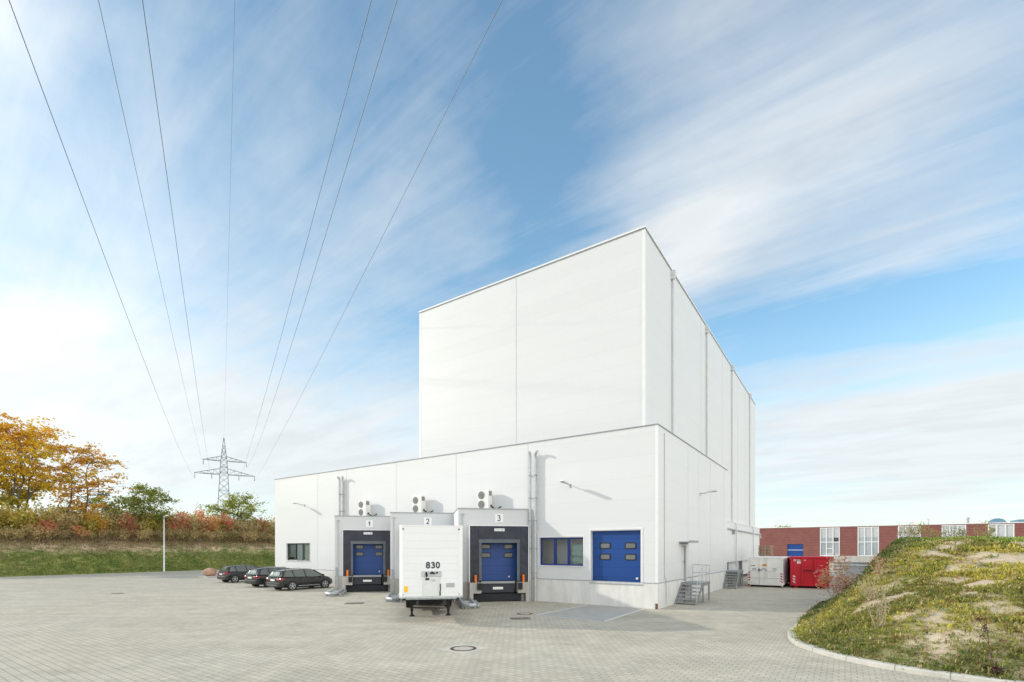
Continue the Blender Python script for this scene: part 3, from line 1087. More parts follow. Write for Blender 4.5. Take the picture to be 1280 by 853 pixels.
MB().wall((0, 0.28, 0), (1, 0, 0), (0, 1, 0), LOW_L + .1, -.05, 0.0, LOW_H - .4, [W_WIN, (W_DOOR[0], W_DOOR[1], W_DOOR[2] + .05, W_DOOR[3]), W_OFF], 0.02).box(LOW_L + .1, -.3, .4, LOW_D - .1, 0.9, 1.0).box(LOW_L + .1, -.3, 7.0, 7.1, 1.0, LOW_H - .5).build('interior', M_ROOM, wh)
MB().wall((0, -0.012, 0), (1, 0, 0), (0, 1, 0), LOW_L, 0.012, 0.0, PL_H - 0.012, [], .1).build('plinth', M_PLINTH, wh)
MB().wall((0.012, -0.012, 0), (0, 1, 0), (-1, 0, 0), 0, LOW_D, 0.0, PL_H - 0.012, [(S_DOOR[0], S_DOOR[1], S_DOOR[2], PL_H + 1)], .15).build('plinth', M_PLINTH, wh)
MB().box(LOW_L, 0.03, -0.03, 0.0, PL_H - 0.02, PL_H + 0.015).box(0.0, 0.03, 0.0, S_DOOR[0] - .05, PL_H - 0.02, PL_H + 0.015).box(0.0, 0.03, S_DOOR[1] + .05, LOW_D, PL_H - 0.02, PL_H + 0.015).build('plinth_drip_trim', M_TRIM, wh)
# roof edges
MB().box(LOW_L - .04, 0.05, -0.05, 0.25, LOW_H, LOW_H + 0.035).box(-0.25, 0.05, 0.25, LOW_D, LOW_H, LOW_H + 0.035).build('roof_edge_trim', M_TRIM, wh)
# corner profiles
MB().prism([(-.11, -.012), (.012, -.012), (.012, .11), (0, .11), (0, 0), (-.11, 0)], PL_H + .02, LOW_H).build('corner_trim', M_TRIML, wh)
for x in (-27.91, -24.21, -18.66, -13.07, -7.58):
    MB().box(x - 0.03, x + 0.03, -0.008, 0.0, PL_H + .02, LOW_H).build('panel_joint', M_JOINT, wh)
for y in (1.03, 5.65, 8.23, 11.46, 16.03):
    MB().box(0.0, 0.008, y - 0.028, y + 0.028, (S_DOOR[3] + 0.3) if 4 < y < 6 and y < 5.3 else PL_H + .02, LOW_H).build('panel_joint', M_JOINT, wh)
MB().tube([(0.03, 1.05, 1.5), (0.035, 1.05, 5.5), (0.03, 1.05, 8.9)], 0.012, 6).tube([(0.03, 1.05, 1.5), (0.035, 1.25, 1.45), (0.03, 1.3, 1.0), (0.03, 1.3, .1)], 0.012, 6).build('lightning_conductor', M_GALVD, wh)

# tall block
tw = MB().wall((0, TY0, 0), (1, 0, 0), (0, 1, 0), TX0, TX1, 0.3, TH, [], .1)
tw.build('tall_front_wall', M_PANEL2, wh)
MB().wall((TX1, 0, 0), (0, 1, 0), (-1, 0, 0), TY0, TY1, 0.3, TH, [], .1).build('tall_side_wall', M_PANEL2, wh)
MB().wall((TX0, 0, 0), (0, 1, 0), (1, 0, 0), TY0, TY1, 0.3, TH, [], .1).wall((0, TY1, 0), (1, 0, 0), (0, -1, 0), TX0, TX1, 0.3, TH, [], .1).build('tall_rear_wall', M_PANEL2, wh)
MB().box(TX0 + .02, TX1 - .02, TY0 + .02, TY1 - .02, TH - 0.4, TH - 0.3).build('tall_roof', M_TRIM, wh)
MB().box(TX0 - .04, TX1 + .05, TY0 - .05, TY0 + .25, TH, TH + 0.09).box(TX1 - .25, TX1 + .05, TY0 + .25, TY1 + .04, TH, TH + 0.09).box(TX0 - .04, TX0 + .25, TY0 + .25, TY1 + .04, TH, TH + 0.09).build('roof_edge_trim', M_TRIML, wh)
MB().box(TX0, TX1, TY0 - .012, TY0, TH - 0.07, TH).box(TX1, TX1 + .012, TY0, TY1, TH - 0.09, TH).build('roof_edge_drip', M_TRIM, wh)
MB().prism([(TX1 - .13, TY0 - .014), (TX1 + .014, TY0 - .014), (TX1 + .014, TY0 + .13), (TX1, TY0 + .13), (TX1, TY0), (TX1 - .13, TY0)], LOW_H, TH - .09).build('corner_trim', M_TRIML, wh)
MB().box(TX0, TX0 + .13, TY0 - .014, TY0, LOW_H, TH - .07).build('corner_trim', M_TRIML, wh)
MB().box(-9.46, -9.38, TY0 - .01, TY0, LOW_H, TH - .07).build('panel_joint', M_JOINT, wh)
for y in (13.71, 21.42, 28.7, 33.17):
    MB().box(TX1, TX1 + .01, y - .04, y + .04, 5.4, TH - .09).build('panel_joint', M_JOINT, wh)
for y, zt, zb in ((6.35, 19.75, LOW_H), (15.3, 19.7, LOW_H), (25.39, 19.9, 5.2), (35.7, 20.0, 5.2)):
    p = MB()
    X = TX1 + 0.10
    if zb > 6:
        p.tube([(X, y, zt), (X, y, zb - 0.3)], 0.06, 10)
    else:
        p.tube([(X, y, zt), (X, y, 5.62), (X + .08, y, 5.5), (X + 0.30, y, 5.35), (X + 0.36, y, 5.1), (X + 0.36, y, 1.3)], 0.062, 10)
    dp = p.build('downpipe', M_PIPE, wh, True)
    MB().box(X - .10, X + .14, y - .17, y + .17, zt - .02, zt + .26).prism([(X - .16, zt - .02), (X + .16, zt - .02), (X + .07, zt - .25), (X - .07, zt - .25)], y - .15, y + .15, 'y').build('hopper', M_PIPE, dp, bevel=.01)
# annex behind the low hall
MB().wall((-0.86, 0, 0), (0, 1, 0), (-1, 0, 0), LOW_D, 41.4, 1.80, 5.40, [], .1).box(-2.5, -0.865, LOW_D + .05, 41.4, 1.79, 1.85).wall((0, 41.4, 0), (1, 0, 0), (0, -1, 0), TX1, -.86, 1.8, 5.4, [], .1).build('annex_wall', M_PANEL, wh)
MB().box(TX1, -0.82, LOW_D + .02, 41.45, 5.40, 5.45).build('annex_flashing', M_TRIML, wh)
MB().wall((-2.4, 0, 0), (0, 1, 0), (-1, 0, 0), LOW_D, 41.4, 0, 1.8, [], .1).box(-2.4, -0.9, LOW_D + 5.2, LOW_D + 5.5, 0, 1.79).box(-2.4, -0.9, LOW_D + 12.2, LOW_D + 12.5, 0, 1.79).build('annex_base', M_CONCD, wh)
g = MB().tube([(-0.79, LOW_D + .3, 4.78), (-0.79, 41.6, 4.70)], 0.085, 8).tube([(-0.79, 41.6, 4.7), (-.79, 41.75, 4.6), (-0.79, 41.75, 4.25)], 0.07, 8)
g.build('gutter', M_GALV, wh, True)
MB().box(-0.86, -0.62, 24.1, 24.3, 4.3, 4.65).build('junction_box', M_GALVD, wh, bevel=.01)

# pairs of bent vent pipes on the front
for xs, zb in (((-7.33, -6.98), 0.0), ((-24.82, -24.45), 5.0)):
    for i, x in enumerate(xs):
        dxo = 0.30 if i else 0.10
        pp = MB().tube([(x, -0.17, zb), (x, -0.17, 8.15), (x + 0.02, -0.19, 8.35), (x + dxo * .5, -0.28, 8.52), (x + dxo, -0.40, 8.50)], 0.075, 10)
        v = pp.build('vent_pipe', M_GALV, wh, True)
        for z in ((1.6, 3.0, 4.6, 5.9, 7.2) if zb < 1 else (5.9, 7.2)):
            MB().ring((x, -0.17, z), (0, 0, 1), 0.074, 0.10, 0.05, 10).box(x - .02, x + .02, -0.10, 0.0, z - .02, z + .02).build('pipe_clamp', M_GALVD, v)

# windows


def window(hole, nlites, frame_m, sill_m, y=0.14):
    x0, x1, z0, z1 = hole
    t = 0.09
    f = MB().box(x0, x1, y, y + .07, z0, z0 + t).box(x0, x1, y, y + .07, z1 - t, z1).box(x0, x0 + t, y, y + .07, z0 + t, z1 - t).box(x1 - t, x1, y, y + .07, z0 + t, z1 - t)
    fr = f.build('window', frame_m, wh, bevel=.006)
    n = nlites
    wd = (x1 - x0 - 2 * t)
    for i in range(1, n):
        xm = x0 + t + wd * i / n
        MB().box(xm - .075, xm + .075, y - .012, y + .075, z0 + t, z1 - t).build('mullion', frame_m, fr, bevel=.006)
    for i in range(n):
        a = x0 + t + wd * i / n + (.075 if i else 0); b = x0 + t + wd * (i + 1) / n - (.075 if i < n - 1 else 0)
        me = MB().add([(a, y + .03, z0 + t), (b, y + .03, z0 + t), (b, y + .03, z1 - t), (a, y + .03, z1 - t)], [(0, 1, 2, 3)])
        me.build('pane', M_GLASS, fr)
    MB().box(x0 - .05, x1 + .05, -0.06, y, z0 - .035, z0 + .006).build('sill', sill_m, fr, bevel=.005)
    MB().box(x1, x1 + .07, -0.014, 0.0, z0, z1 + .05).box(x0 - .07, x0, -0.014, 0.0, z0, z1 + .05).box(x0 - .07, x1 + .07, -0.018, 0.0, z1 + .05, z1 + .09).build('window_trim', M_TRIML, fr)
    return fr


tag(window(W_WIN, 3, M_BLUEF, M_TRIML), 'blue framed window with three panes beside the blue sectional door')
offw = window(W_OFF, 3, M_NAVYF, M_TRIML, 0.12)
tag(offw, 'dark framed window with pale blinds behind its three panes')
MB().box(W_OFF[0] + .12, W_OFF[0] + 1.15, 0.30, 0.31, W_OFF[2] + .30, W_OFF[3] - .1).build('blind', simple('teal_blind', (.34, .46, .44), .8, 0, .12, 1.2), offw)
MB().box(W_OFF[0] + 1.15, W_OFF[1] - .08, 0.24, 0.25, W_OFF[2] + .06, W_OFF[3] - .08).build('blind', M_BLIND, offw)

# sectional door
x0, x1, z0, z1 = W_DOOR
sd = MB().box(x0 - .02, x1 + .02, 0.24, 0.29, z0, z1).build('sectional_door', M_BLUE, wh)


def rounded(cx, cz, hx, hz, r, n=4):
    out = []
    for sx, sz, a0 in ((1, 1, 0), (-1, 1, 90), (-1, -1, 180), (1, -1, 270)):
        for k in range(n + 1):
            a = R(a0 + 90 * k / n)
            out.append((cx + sx * (hx - r) + r * math.cos(a), cz + sz * (hz - r) + r * math.sin(a)))
    return out


for cx in (-2.87, -1.47):
    for cz in (3.15, 2.56):
        f = MB().prism(rounded(cx, cz, .31, .17, .08), 0.222, 0.241, 'y').build('door_window', M_BLACK, sd)
        MB().prism(rounded(cx, cz, .25, .115, .05), 0.215, 0.2225, 'y').build('door_window_pane', M_PANEM, sd)
MB().box(-1.18, -1.06, 0.20, 0.24, 1.42, 1.52).build('door_handle', M_WHITE, sd, bevel=.01)
MB().box(x0 - .02, x1 + .02, 0.232, 0.24, z0, z0 + .05).build('bottom_seal', M_BLACK, sd)
MB().box(x1, x1 + .10, -0.02, 0.0, z0 - .03, z1 + .05).box(x0 - .06, x0, -0.02, 0.0, z0 - .03, z1 + .05).box(x0 - .06, x1 + .10, -0.024, 0.0, z1 + .05, z1 + .12).build('door_trim', M_TRIML, wh)
MB().box(x0 - .06, x1 + .10, -0.07, 0.25, z0 - .05, z0).build('door_sill', M_GALV, wh)
MB().box(-.10, 0.02, -.05, -.012, 0.0, 0.28).build('corner_guard', M_RUST, wh)
# side door
dr = MB().box(-0.17, -0.12, S_DOOR[0], S_DOOR[1], S_DOOR[2], S_DOOR[3]).build('side_door', M_PANEL, wh)
MB().box(-0.118, -0.06, S_DOOR[0] + .1, S_DOOR[0] + .24, 2.15, 2.19).build('door_handle', M_GALVD, dr)
MB().box(-.10, .0, S_DOOR[1] - .06, S_DOOR[1], S_DOOR[2], S_DOOR[3]).box(-.1, 0, S_DOOR[0], S_DOOR[0] + .06, S_DOOR[2], S_DOOR[3]).box(-.1, 0, S_DOOR[0] + .06, S_DOOR[1] - .06, S_DOOR[3] - .06, S_DOOR[3]).build('door_frame', M_JOINTD, wh)
MB().box(0.0, 0.62, 3.75, 5.55, 3.34, 3.40).box(0, .05, 3.75, 5.55, 3.25, 3.34).box(.56, .62, 3.75, 5.55, 3.40, 3.46).build('door_canopy', M_GALVD, wh)

# bags behind the window
for i, (bx, bz, lab) in enumerate(((-4.50, 1.02, 'bottom'), (-4.46, 1.40, 'low'), (-4.50, 1.80, 'mid'), (-4.44, 2.18, 'upper'), (-4.50, 2.56, 'top'), (-4.40, 2.86, 'crown'))):
    vs = MB()
    nn, mm = 12, 6
    for j in range(mm + 1):
        ph = -math.pi / 2 + math.pi * j / mm
        for k in range(nn):
            th = 2 * math.pi * k / nn
            ce = lambda a: math.copysign(abs(math.cos(a)) ** .45, math.cos(a))
            se = lambda a: math.copysign(abs(math.sin(a)) ** .45, math.sin(a))
            vs.v.append((0.42 * ce(ph) * ce(th) * (1 + .06 * math.sin(3 * k + i)), 0.30 * ce(ph) * se(th), 0.21 + 0.205 * se(ph)))
    for j in range(mm):
        for k in range(nn):
            vs.f.append((j * nn + k, j * nn + (k + 1) % nn, (j + 1) * nn + (k + 1) % nn, (j + 1) * nn + k))
    b = vs.build('bag', M_BAG, None, True)
    b.location = wl(bx - .05, 0.56 if i < 5 else .58, bz - 0.02); b.scale = (1.15, 1, 1.02); b.rotation_euler = (0, 0, WH_ROT + 0.08 * (i % 3 - 1))
    tag(b, {'bottom': 'pale green bag at the very bottom of the stack inside the blue window', 'low': 'pale green bag second from the bottom behind the blue window',
            'mid': 'pale green bag third from the bottom behind the blue window', 'upper': 'pale green bag third from the top of the stack behind the blue window', 'top': 'pale green bag just below the topmost one behind the blue window',
            'crown': 'pale green bag lying on top of the stack behind the blue window'}[lab], 'bag', 'bags stacked inside the blue window')

# ------------------------------------------------------------------ loading docks
DW = 4.2
DOCK_H = 5.24
docks = []
for num, t, lab in ((3, 7.37, 'grey loading dock 3 with the whole blue door showing, nearest the blue window'), (2, 12.95, 'grey loading dock 2 mostly hidden behind the white trailer'), (1, 18.56, 'grey loading dock 1 with a blue door, nearest the parked cars')):
    o = wl(-t, 0) - DX * DW
    d = thing('loading_dock', lab, 'loading dock', o, DK_ROT, 'loading docks numbered 1 to 3')
    docks.append(d)
    MB().wall((0, 0, 0), (1, 0, 0), (0, 1, 0), 0, DW, 0, DOCK_H, [(0.79, 3.57, 0.0, 0.5), (1.10, 3.45, 0.5, 3.5)], 0.4).build('dock_front_wall', M_DOCKP, d)
    MB().wall((0, 0, 0), (0, 1, 0), (1, 0, 0), 0, DW, 0, DOCK_H, [], 0.1).build('dock_side_wall', M_PANEL, d)
    MB().prism([(0.02, 0.02), (DW - .06, 0.02), (0.02, DW - .06)], DOCK_H - .12, DOCK_H - .05).build('dock_roof', M_TRIM, d)
    MB().box(-0.03, DW - .02, -0.04, 0.10, DOCK_H, DOCK_H + .06).box(-0.03, 0.08, 0.10, DW - .1, DOCK_H, DOCK_H + .06).build('dock_roof_edge', M_GALVD, d)
    MB().box(0.0, 0.57, -0.015, 0.0, 0, 1.12).build('dock_plinth', M_CONC, d)
    MB().box(3.98, DW - .01, -0.015, 0.0, 0, 1.12).build('dock_plinth', M_CONC, d)
    MB().box(0.0, .12, -0.012, 0.0, 1.13, DOCK_H - .01).build('corner_trim', M_DOCKP, d)
    for mx in (0, 1):
        X = (lambda u: u) if mx == 0 else (lambda u: 4.4 + 0.16 - u)
        ab = lambda p, q: (min(X(p), X(q)), max(X(p), X(q)))
        a, b = ab(.58, .79); c, e = ab(.79, 1.24)
        MB().box(a, b, -.58, 0.0, 0, 1.10).box(c, e, -.58, 0.3, .5, 1.10).build('concrete_pier', M_CONC, d, bevel=.01)
        a, b = ab(1.0, 1.235)
        MB().box(a, b, -.70, -.58, .70, 1.08).build('bumper', M_BLACK, d, bevel=.015)
        a, b = ab(.85, .99)
        MB().tube([((a + b) / 2, -.52, 1.10), ((a + b) / 2, -.52, 1.53)], .07, 10).build('guide_post', M_ORANGE, d, True)
        # shelter side panels and curtains
        a, b = ab(.57, .61)
        MB().box(a, b, -.44, 0.0, 1.10, 4.30).build('shelter_side', M_TRIML, d)
        a, b = ab(.615, 1.14)
        cur = MB()
        nu, nz = 8, 26
        rs = random.Random(num * 5 + mx)
        ph = rs.random() * 6
        for j in range(nz + 1):
            for i in range(nu + 1):
                u = a + (b - a) * i / nu; z = 1.13 + (4.26 - 1.13) * j / nz
                fold = .028 * math.sin(z * 8 + ph + (u - a) * (7 if mx else -7)) + .02 * math.sin(z * 17 + u * 9 + ph)
                cur.v.append((u, -.43 + fold * math.sin(math.pi * i / nu), z))
        for j in range(nz):
            for i in range(nu):
                q = j * (nu + 1) + i
                cur.f.append((q, q + 1, q + nu + 2, q + nu + 1))
        cur.build('side_curtain', M_CURT, d, True)
        a, b = ab(1.13, 1.27)
        MB().box(a, b, -.445, -.415, 1.2, 3.40).build('curtain_hem', M_CURTG, d)
    MB().box(.57, 3.99, -.44, 0.0, 4.27, 4.31).build('shelter_top', M_TRIML, d)
    cur = MB()
    nu, nz = 24, 6
    for j in range(nz + 1):
        for i in range(nu + 1):
            u = 1.10 + 2.35 * i / nu; z = 3.34 + .92 * j / nz
            cur.v.append((u, -.45 + .022 * math.sin(u * 6 + num) * math.cos(z * 5) + .012 * math.sin(u * 15 + z * 3), z))
    for j in range(nz):
        for i in range(nu):
            q = j * (nu + 1) + i
            cur.f.append((q, q + 1, q + nu + 2, q + nu + 1))
    cur.build('top_curtain', M_CURT, d, True)
    MB().box(1.10, 3.45, -.475, -.452, 3.32, 3.52).build('curtain_hem', M_CURTG, d)
    sg = MB().box(1.98, 2.56, -.50, -.476, 3.98, 4.13).build('warning_sign', M_WHITE, d)
    MB().box(2.03, 2.30, -.503, -.50, 4.04, 4.07).box(2.36, 2.50, -.503, -.50, 4.03, 4.08).build('sign_text', M_GREYINK, sg)
    dd = MB().box(1.10, 3.45, .34, .38, 1.15, 3.5).build('dock_door', M_BLUE, d)
    for cx in (1.62, 2.93):
        for cz in (3.12, 2.62):
            MB().prism(rounded(cx, cz, .27, .15, .07), .322, .341, 'y').build('door_window', M_BLACK, dd)
            MB().prism(rounded(cx, cz, .23, .105, .05), .315, .3225, 'y').build('door_window_pane', M_PANEM, dd)
    MB().box(2.93, 3.0, .30, .34, 1.33, 1.42).build('door_handle', M_WHITE, dd)
    lv = MB().box(1.25, 3.15, -.35, .4, 1.10, 1.16).box(1.27, 3.13, -.33, .35, .52, 1.09).build('dock_leveller', M_LEV, d)
    MB().box(1.25, 3.15, -.40, -.35, 1.04, 1.16).build('leveller_lip', M_STEEL, lv)
    pl = MB().box(1.92, 2.50, -.338, -.331, .70, .84).build('leveller_sign', M_WHITE, lv)
    MB().box(.79, 3.57, .38, .42, 0.0, .52).box(.79, 3.57, -.05, .38, -.01, .012).box(.80, 3.56, -.30, -.26, .04, .46).build('dock_pit', M_PIT, d)
    MB().tube([(.24, -.06, .4), (.24, -.06, 4.95)], .028, 8).tube([(.16, -.05, 4.95), (.34, -.05, 4.95)], .035, 8).build('gate_pipe', M_GALV, d, True)
    MB().box(.08, .22, -.10, 0.0, .05, 1.7).build('post_bracket', M_GALVD, d)
    s = MB().box(2.08, 2.55, -.03, -.001, 4.50, 4.98).build('number_sign', M_WHITE, d, bevel=.004)
    letters('number', str(num), .30, M_INK, s, (2.315, -.0305, 4.74), .17)
    # wheel guide in front of the left corner
    wg = thing('wheel_guide', 'galvanised wheel guide loop on the pavers ' + {1: 'before dock 1 beside the black estate car', 2: 'before dock 2 at the corner of the trailer', 3: 'before dock 3 to the right of the trailer'}[num], 'wheel guide', o, DK_ROT, 'galvanised wheel guides before the docks')
    z = .20
    MB().tube([(.0, -.35, z), (.0, -3.05, z), (.08, -3.35, z), (.30, -3.55, z), (.55, -3.40, z), (.62, -3.05, z), (.62, -.35, z)], .095, 10).build('guide_loop', M_GALV, wg, True)
    MB().tube([(.86, -.8, .13), (.86, -2.6, .13), (.78, -3.0, .12)], .06, 8).build('guide_rail', M_GALV, wg, True)
    MB().box(.09, .53, -3.1, -.5, .0, .03).build('base_plate', M_GALVD, wg)
    for yy in (-.8, -1.9, -3.0):
        MB().box(-.05, .05, yy - .06, yy + .06, 0, .15).box(.57, .67, yy - .06, yy + .06, 0, .15).build('guide_foot', M_GALVD, wg)
    MB().box(.1, .52, -1.6, -1.5, .03, .22).box(.1, .52, -2.7, -2.6, .03, .22).build('cross_bar', M_GALV, wg)
    MB().tube([(.86, -.9, 0), (.86, -.9, .12)], .04, 8).tube([(.86, -2.5, 0), (.86, -2.5, .12)], .04, 8).build('guide_foot', M_GALVD, wg)

# ------------------------------------------------------------------ outdoor air conditioning units on the dock roofs
first = None
for num, xa, xb, lab in ((3, -10.83, -9.98, 'white twin-fan air conditioning unit standing on the roof of dock 3'), (2, -16.41, -15.55, 'white twin-fan air conditioning unit standing on the roof of dock 2'), (1, -22.02, -21.16, 'white twin-fan air conditioning unit standing on the roof of dock 1')):
    loc = wl((xa + xb) / 2, -.45, DOCK_H)
    if first:
        copy_thing(first, loc, WH_ROT, lab)
        continue
    a = first = thing('air_conditioner', lab, 'air conditioner', loc, WH_ROT, 'air conditioning units on the dock roofs')
    MB().box(-.43, .43, -.17, .17, .13, 1.30).build('casing', M_ACW, a, bevel=.02)
    for zz in (.43, .99):
        MB().disc((-.12, -.18, zz), .235, (0, 1, 0), .03, 28).build('fan_grille', M_FAN, a)
        q = MB()
        for r in (.06, .12, .18):
            q.ring((-.12, -.2, zz), (0, 1, 0), r, r + .008, .01, 24)
        q.bar((-.34, -.2, zz), (.10, -.2, zz), .01).bar((-.12, -.2, zz - .22), (-.12, -.2, zz + .22), .01).build('guard', M_GREYINK, a)
    MB().box(.431, .44, -.14, .14, .95, 1.22).build('service_cover', M_FAN, a)
    MB().box(-.36, -.30, -.20, .2, -.02, .13).box(.30, .36, -.20, .2, -.02, .13).build('foot', M_GALVD, a)
    MB().tube([(.44, 0, .35), (.56, .02, .28), (.62, .15, .17), (.72, .30, .15), (.86, .42, .26), (.90, .47, .30)], .035, 8).build('pipe', M_BLACK, a, True)
    MB().tube([(.44, .06, .42), (.52, .1, .2), (.66, .2, .10)], .02, 6).build('pipe', M_BLACK, a, True)

# ------------------------------------------------------------------ wall lamps


def wall_lamp(loc, rotz, lab):
    a = thing('wall_lamp', lab, 'wall lamp', loc, rotz, 'floodlights on arms on the white walls')
    MB().box(-.05, .05, -.02, 0.0, -.14, .08).build('mount', M_GALVD, a)
    MB().tube([(0, 0, 0), (0, -.30, .03), (0, -.42, .06)], .025, 8).build('arm', M_GALVD, a, True)
    v = []
    h = MB().prism([(-.40, .03), (-.62, .07), (-1.02, .10), (-1.06, .13), (-.98, .19), (-.62, .18), (-.40, .12)], -.13, .13, 'x').build('lamp_head', M_ACW, a, bevel=.02)
    MB().box(-.10, .10, -.98, -.66, .058, .075).build('lamp_glass', M_PANELG, h)


wall_lamp(wl(-4.82, 0, 6.47), WH_ROT, 'white floodlight on a short arm high on the wall above the blue window')
wall_lamp(wl(-29.7, 0, 6.62), WH_ROT, 'white floodlight on a short arm on the wall above the parked cars')
wall_lamp(wl(0, 8.54, 6.50), WH_ROT + R(90), 'white floodlight on a short arm on the shaded side wall above the steps')

# ------------------------------------------------------------------ steel steps


def stairs(lab, x0, x1, yfoot, ytop, yend, z, n, rails):
    """steps climbing along the side wall to a landing; coordinates in the warehouse frame"""
    a = thing('steel_steps', lab, 'steps', CORNER, WH_ROT, 'steel steps along the side wall')
    for xx in (x0, x1 - .05):
        MB().prism([(yfoot - .05, 0.0), (yfoot + .22, 0.0), (ytop + .2, z - .10), (ytop + .2, z), (ytop, z)], xx, xx + .05, 'x').build('stringer', M_STEEL, a)
    for k in range(n):
        f = (k + .5) / n
        y = yfoot + .1 + (ytop - yfoot) * f; zz = z * f
        MB().box(x0 + .05, x1 - .05, y - .10, y + .14, zz, zz + .035).box(x0 + .05, x1 - .05, y - .11, y - .10, zz - .03, zz + .035).build('tread', M_GALVD, a)
    MB().box(x0, x1, ytop + .1, yend, z - .06, z).box(x0, x0 + .05, ytop + .2, yend, z - .18, z - .06).box(x1 - .05, x1, ytop + .2, yend, z - .18, z - .06).box(x0 + .05, x1 - .05, yend - .05, yend, z - .18, z - .06).build('landing', M_STEEL, a)
    for (xx, yy) in ((x0 + .06, ytop + .3), (x1 - .06, ytop + .3), (x0 + .06, yend - .06), (x1 - .06, yend - .06)):
        MB().box(xx - .035, xx + .035, yy - .035, yy + .035, 0, z - .06).build('leg', M_STEEL, a)
    r = .022
    if rails:
        q = MB()
        for zz in (z + .95, z + .50):
            q.tube([(x0 + .15, yend - .05, zz), (x1 - .04, yend - .05, zz), (x1 - .04, ytop + .95, zz)], r, 6)
        for (xx, yy) in ((x0 + .15, yend - .05), (x1 - .04, yend - .05), (x1 - .04, ytop + .95)):
            q.tube([(xx, yy, z - .1), (xx, yy, z + .95)], r, 6)
        q.build('railing', M_GALV, a, True)
        q = MB().tube([(x1 - .03, yfoot + .15, .1), (x1 - .03, yfoot + .15, .98), (x1 - .03, ytop + .1, z + .95), (x1 - .03, ytop + .1, z - .1)], r, 6).tube([(x1 - .03, yfoot + .15, .5), (x1 - .03, ytop + .1, z + .45)], r, 6)
        q.build('handrail', M_GALV, a, True)
    return a


stairs('grey steel steps with railings leading up to the side door', 0.05, 1.18, 2.75, 4.15, 5.95, 1.10, 6, True)
s2 = stairs('small grey steel steps without railing beside the white container', 0.05, 0.98, 15.35, 16.75, 18.4, 1.30, 7, False)
q = MB().box(-1.9, 0.55, 18.5, 20.2, 0.0, 1.22)
rp = q.build('ramp_block', M_CONC, None, bevel=.02)
rp.location = CORNER; rp.rotation_euler = (0, 0, WH_ROT)
tag(rp, 'pale concrete landing block behind the small steel steps', 'concrete block')

# ------------------------------------------------------------------ manholes and drains


def manhole(x, y, r, lab, square=True):
    a = thing('manhole_cover', lab, 'manhole cover', (x, y, 0), WH_ROT, 'manholes and drains in the yard')
    if square:
        MB().box(-r * 1.3, r * 1.3, -r * 1.3, r * 1.3, -.02, .005).build('surround', M_KERB, a)
    MB().ring((0, 0, .004), (0, 0, 1), r * .74, r, .012, 32).build('rim', M_RUST, a)
    MB().disc((0, 0, .002), r * .735, (0, 0, 1), .010, 32).build('lid', M_MANH, a)
    q = MB()
    for k in range(16):
        an = 2 * math.pi * k / 16
        q.obox((r * .87 * math.cos(an), r * .87 * math.sin(an), .012), (r * .05, r * .03, .004), Matrix.Rotation(an, 3, 'Z'))
    q.build('rim_lug', M_BLACK, a)


def drain(x, y, rot, lab, s=.42):
    a = thing('drain_grate', lab, 'drain', (x, y, 0), rot, 'manholes and drains in the yard')
    MB().box(-s, s, -s * .62, s * .62, -.02, .006).box(-s, s, -s * .62, -s * .55, .006, .016).box(-s, s, s * .55, s * .62, .006, .016).build('frame', M_RUST, a)
    q = MB()
    for k in range(7):
        xx = -s + s * 2 * (k + .5) / 7
        q.box(xx - s * .07, xx + s * .07, -s * .53, s * .53, .007, .014)
    q.build('grate', M_STEEL, a)


manhole(-1.46, 14.64, .40, 'round rusty manhole cover in the sunlit pavers in the foreground')
manhole(0.59, 22.45, .36, 'round manhole cover in the shade beside the parking bay', False)
drain(0.36, 20.91, DK_ROT, 'reddish rectangular drain grate in the shade near the parking bay')
drain(-8.63, 26.72, DK_ROT, 'rusty drain grate on the pavers in front of dock 1', .5)
drain(-4.0, 24.0, DK_ROT, 'rusty drain grate under the white trailer')
drain(-26.4, 32.7, WH_ROT, 'small drain grate far out in the left part of the yard')

# ------------------------------------------------------------------ semi-trailer 830
TR = Vector((-3.22, 19.5, 0))
tr = thing('semi_trailer', 'white box semi-trailer numbered 830 backed up to dock 2 on its landing legs', 'trailer', TR, DK_ROT)
TW, TZ0, TZ1, TL, CH = 1.25, 1.10, 3.88, 11.0, .12
MB().prism([(-TW + CH, 0), (TW - CH, 0), (TW, CH), (TW, TL), (-TW, TL), (-TW, CH)], TZ0, TZ1).build('box_body', M_TRAILW, tr)
MB().prism([(-TW + CH - .01, -.012), (TW - CH + .01, -.012), (TW + .012, CH), (TW + .012, TL), (-TW - .012, TL), (-TW - .012, CH)], TZ1, TZ1 + .05).build('roof_rail', M_WHITE, tr)
MB().prism([(-TW + CH - .01, -.02), (TW - CH + .01, -.02), (TW + .02, CH), (TW + .02, TL), (-TW - .02, TL), (-TW - .02, CH)], TZ0 - .07, TZ0).build('floor_rail', M_GALV, tr)
for s in (-1, 1):
    MB().prism([(s * (TW + .006), CH), (s * (TW + .006), CH + .05), (s * (TW - CH - .05), -.006), (s * (TW - CH), -.006)], TZ0 + .02, TZ1 - .01).build('corner_post', M_WHITE, tr)
    MB().disc((s * (TW - CH - .03), -.02, TZ1 - .10), .03, (0, 1, 0), .03, 12).build('marker_lamp', M_BLACK, tr)
    MB().disc((s * (TW - CH - .02), -.02, TZ0 + .07), .02, (0, 1, 0), .03, 12).build('marker_lamp', M_BLACK, tr)
bp = MB().box(-.33, .37, -.03, -.001, TZ0 - .0, TZ0 + .78).build('coupling_panel', simple('pale_green_panel', (0.66, 0.70, 0.68), .4, 0, .08, 2.5), tr, bevel=.008)
MB().box(-.38, .40, -.05, -.001, TZ0 + .79, TZ0 + 1.0).build('coupling_box', M_GALV, tr, bevel=.01)
q = MB()
